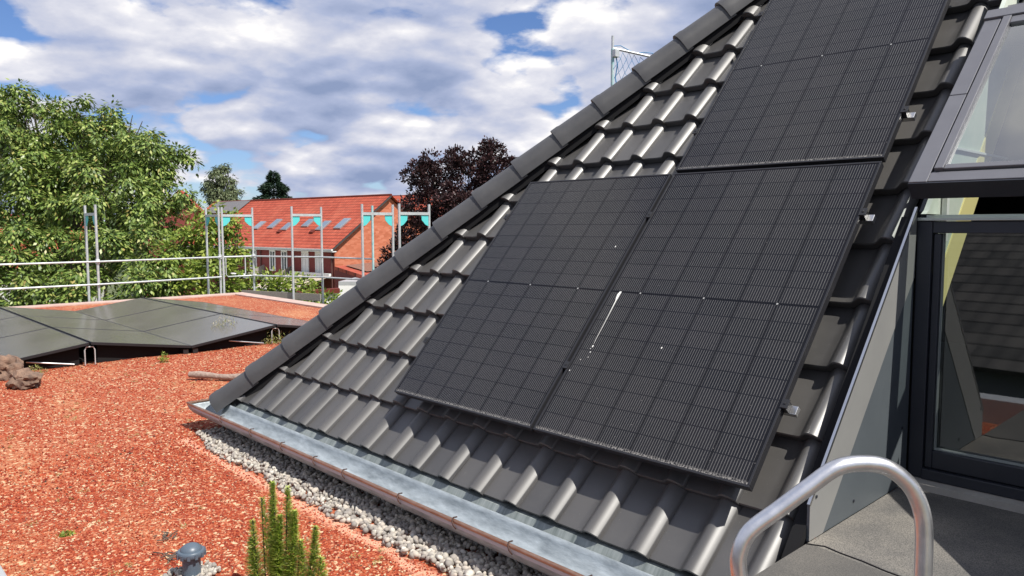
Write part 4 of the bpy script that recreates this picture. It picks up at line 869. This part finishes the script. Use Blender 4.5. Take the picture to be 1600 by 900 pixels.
for a_, s0, s1 in ((13.3, 2.15, 3.2), (11.2, 2.3, 3.5), (8.9, 2.05, 3.0), (6.5, 2.5, 3.45), (4.1, 2.05, 3.2), (2.0, 2.25, 3.5)):
    w_ = 0.42; b = MB(); b.box(-w_, w_, 0, s1 - s0, 0.005, 0.10, lambda x, y, z, a_=a_, s0=s0: HS(a_ - x, s0 + y, z)); f_ = b.build('skylight', varied('skylight_frame', (0.30, 0.31, 0.32), (0.4, 0.4, 0.42), 2, 0.4, 0.5), rh)
    b = MB(); b.box(-w_ + .07, w_ - .07, 0.10, s1 - s0 - .10, 0.101, 0.112, lambda x, y, z, a_=a_, s0=s0: HS(a_ - x, s0 + y, z)); b.build('pane', newmat('sky_pane', (0.35, 0.42, 0.48), 0.06, 0.6, 0.8), f_)
for a_ in (9.15, 4.65):
    b = MB(); b.box(-.25, .25, 0, 0.3, 0.0, 0.12, lambda x, y, z, a_=a_: HS(a_ - x, 1.7 + y, z)); b.build('roof_vent', REDT, rh)
def solarq(a0_, a1_, s0, s1): 
    b = MB(); b.quad(HS(a0_, s0, 0.08), HS(a1_, s0, 0.08), HS(a1_, s1, 0.08), HS(a0_, s1, 0.08)); return b
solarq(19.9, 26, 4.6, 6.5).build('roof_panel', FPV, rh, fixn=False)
def opening(a0_, a1_, z0, z1, shut, name):
    b = MB(); 
    for x0, x1, y0, y1 in ((a0_, a0_ - .10, z0, z1), (a1_ + .10, a1_, z0, z1), (a0_ - .10, a1_ + .10, z1 - .22, z1), (a0_ - .10, a1_ + .10, z0, z0 + .10), ((a0_ + a1_) / 2 + .04, (a0_ + a1_) / 2 - .04, z0 + .1, z1 - .22)):
        b.prism([HPt(x0, 0.346, y0 + .6), HPt(x1, 0.346, y0 + .6), HPt(x1, 0.346, y1 + .6), HPt(x0, 0.346, y1 + .6)], gh * -0.07)
    f_ = b.build('window', WHITEP, rh)
    b = MB(); b.prism([HPt(a0_ - .1, 0.344, z0 + .7), HPt(a1_ + .1, 0.344, z0 + .7), HPt(a1_ + .1, 0.344, z1 + .38), HPt(a0_ - .1, 0.344, z1 + .38)], gh * -0.02); b.build('shutter' if shut else 'pane', WHITEP if shut else PANE, f_)
opening(11.7, 10.7, -2.45, -0.78, False, 'w'); opening(8.75, 7.95, -2.5, -0.80, False, 'w'); opening(7.1, 6.3, -2.53, -0.80, False, 'w'); opening(4.35, 3.45, -2.65, -0.82, True, 'w'); opening(2.6, 1.75, -2.68, -0.82, True, 'w')
for a_ in (10.05, 5.45, 0.55):
    b = MB(); b.tube([HPt(a_, 0.28, -0.2), HPt(a_, 0.28, -4.9)], 0.05, 6); b.build('downpipe', newmat('brown_downpipe', (0.13, 0.06, 0.05), 0.5), rh)
b = MB(); b.box(5.8, 13, -1.3, 0.34, -2.45, -2.2, HPt); b.build('balcony_slab', WHITEP, rh)
for x_ in (5.8, 9.6): b = MB(); b.prism([HPt(x_, 0.34, -2.2), HPt(x_, 0.34, -1.45), HPt(x_, -1.2, -2.1), HPt(x_, -1.2, -2.2)], eh * 0.06); b.build('balcony_screen', WOOD, rh)
b = MB(); b.add([HPt(0.4, 0.1, -1.95), HPt(5.4, 0.1, -1.95), HPt(5.4, -3.4, -2.80), HPt(0.4, -3.4, -2.80)], [(0, 1, 2, 3)]); aw = b.build('awning', AWN, rh, fixn=False); s_ = aw.modifiers.new('t', 'SOLIDIFY'); s_.thickness = 0.05
b = MB(); b.beam(HPt(0.4, 0.0, -1.90), HPt(5.4, 0.0, -1.90), 0.2, 0.2); b.build('awning_box', WHITEP, rh)
b = MB(); b.beam(HPt(0.4, -3.4, -2.83), HPt(5.4, -3.4, -2.83), 0.1, 0.12); b.build('awning_bar', WHITEP, rh)
# annexe with its own roof and garden wall
an = thing('annexe', (-39.5, 24.2, GZ), 'low red brick annexe with a lean to roof at the row house gable', 'annexe')
A0, A1, A2, A3 = W(523, 419, 50), W(566, 433, 45.5), W(640, 424, 50), W(583, 412, 54)
def dn(p, z): return Vector((p.x, p.y, z))
b = MB(); b.quad(dn(A0, GZ), dn(A1, GZ), A1, A0); b.quad(dn(A1, GZ), dn(A2, GZ), A2, A1); b.build('wall', BRICKR, an, fixn=False)
b = MB(); b.add([A0 + Vector((0, 0, .12)), A1 + Vector((0, 0, .12)), A2 + Vector((0, 0, .12)), A3 + Vector((0, 0, .12))], [(0, 1, 2, 3)]); ro_ = b.build('roof', REDT, an, fixn=False); s_ = ro_.modifiers.new('t', 'SOLIDIFY'); s_.thickness = 0.22
set_uv(ro_, lambda c: (c.x, c.y))
def ql(u_, v_): return A0.lerp(A1, u_).lerp(A3.lerp(A2, u_), v_) + Vector((0, 0, 0.20))
b = MB(); b.quad(ql(.12, .18), ql(.86, .18), ql(.86, .92), ql(.12, .92)); b.build('roof_panel', FPV, an, fixn=False)
ga = thing('garage', (*W(540, 450, 43).xy, GZ), 'small white garage with dark door below the annexe', 'garage')
G0, G1 = W(529, 446, 43), W(585, 446, 43.5); bk = Vector((-3.0, 3.2, 0))
b = MB(); b.prism([dn(G0, GZ), dn(G1, GZ), G1, G0], bk); b.build('wall', WHITE, ga)
b = MB(); b.prism([G0 + Vector((0, 0, .01)), G1 + Vector((0, 0, .01)), G1 + Vector((0, 0, .22)), G0 + Vector((0, 0, .22))], bk); b.build('roof', COPINGM, ga)
fwd = Vector((0.68, -0.73, 0)); q0, q1 = G0.lerp(G1, 0.18), G0.lerp(G1, 0.9); b = MB(); b.prism([dn(q0, GZ) + fwd * .02, dn(q1, GZ) + fwd * .02, q1 - Vector((0, 0, .5)) + fwd * .02, q0 - Vector((0, 0, .5)) + fwd * .02], fwd * 0.05); b.build('door', newmat('dark_red_door', (0.10, 0.03, 0.03), 0.6), ga)
gw = thing('garden_wall', (*W(495, 465, 41).xy, GZ), 'white garden wall with an orange tile coping in front of the row house', 'wall')
w0, w1 = W(455, 463, 40.5), W(530, 457, 41.5); b = MB(); b.prism([dn(w0, GZ), dn(w1, GZ), w1, w0], (-0.15, 0.15, 0)); b.build('wall', WHITE, gw)
b = MB(); b.beam(w0 + Vector((0, 0, .12)), w1 + Vector((0, 0, .12)), 0.5, 0.24); b.build('coping', REDT, gw)

def simple_house(name, c, ang, L_, Wd, ze, zr, lab, roofm=REDT, wallm=WHITE, chim=False):
    t = thing(name, (c[0], c[1], GZ), lab, 'house'); ex = Vector((math.cos(ang), math.sin(ang), 0)); ey = Vector((-ex.y, ex.x, 0)); C_ = Vector((c[0], c[1], 0))
    def Q(x, y, z): return C_ + ex * x + ey * y + Vector((0, 0, z))
    b = MB(); b.prism([Q(-L_ / 2, -Wd / 2, GZ), Q(-L_ / 2, Wd / 2, GZ), Q(-L_ / 2, Wd / 2, ze), Q(-L_ / 2, 0, zr - .1), Q(-L_ / 2, -Wd / 2, ze)], ex * L_); b.build('wall', wallm, t)
    b = MB(); o_ = 0.35; sl_ = (zr - ze) / (Wd / 2)
    for s in (-1, 1): b.quad(Q(-L_ / 2 - o_, s * (Wd / 2 + o_), ze - o_ * sl_ + .05), Q(L_ / 2 + o_, s * (Wd / 2 + o_), ze - o_ * sl_ + .05), Q(L_ / 2 + o_, 0, zr + .05), Q(-L_ / 2 - o_, 0, zr + .05))
    r_ = b.build('roof', roofm, t, fixn=False); of = ORG[t.name]; set_uv(r_, lambda q: ((Vector(q) + of - C_).dot(ex), abs((Vector(q) + of - C_).dot(ey)) * math.sqrt(1 + sl_ * sl_)))
    s_ = r_.modifiers.new('t', 'SOLIDIFY'); s_.thickness = 0.08
    for s in (-1, 1):
        for k in range(3):
            x = -L_ / 2 + L_ * (k + .5) / 3; b = MB(); b.prism([Q(x - .5, s * (Wd / 2 + .01), ze - 2), Q(x + .5, s * (Wd / 2 + .01), ze - 2), Q(x + .5, s * (Wd / 2 + .01), ze - .7), Q(x - .5, s * (Wd / 2 + .01), ze - .7)], ey * s * 0.05); b.build('window', PANE, t)
    if chim: b = MB(); b.box(-0.3, 0.3, 0.3, 0.9, zr - 0.8, zr + 0.7, Q); b.build('chimney', BRICKR, t)
    return t
h2 = W(20, 370, 46); simple_house('house', (h2.x - 2, h2.y), R(62), 9, 8, -1.2, 1.6, 'red roofed house hidden behind the walnut boughs at the far left')
h3 = W(284, 320, 70); simple_house('house', (h3.x, h3.y), R(-25), 5.0, 6, 0.9, 4.1, 'small house with a steep red gable roof between walnut and birch', REDT, BRICKR)
h5 = W(640, 312, 68); simple_house('house', (h5.x, h5.y), R(10), 12, 9, 0.6, 3.6, 'red roofed house glimpsed behind the row house gable and copper beech')
# what the window panes mirror: the opposite side of the street
simple_house('house', (-1.5, -12.5), R(4), 22, 9, -1.0, 0.9, 'low brown tiled house with grey walls across the yard', DARKT, GREYP)
tree('garden_tree', (-6, -22, GZ), [((-6, -22, 0), 3.0), ((-10, -21, 0.5), 3.0), ((-2, -22.5, 0.3), 2.8), ((3, -22, 0.2), 2.8), ((7, -23, 0.2), 2.6)], DARKL, 'dark garden trees behind the brown tiled house', 'tree', 0.4, 0.2, 14, 0.2, 0.3, 5, clump=0.9)
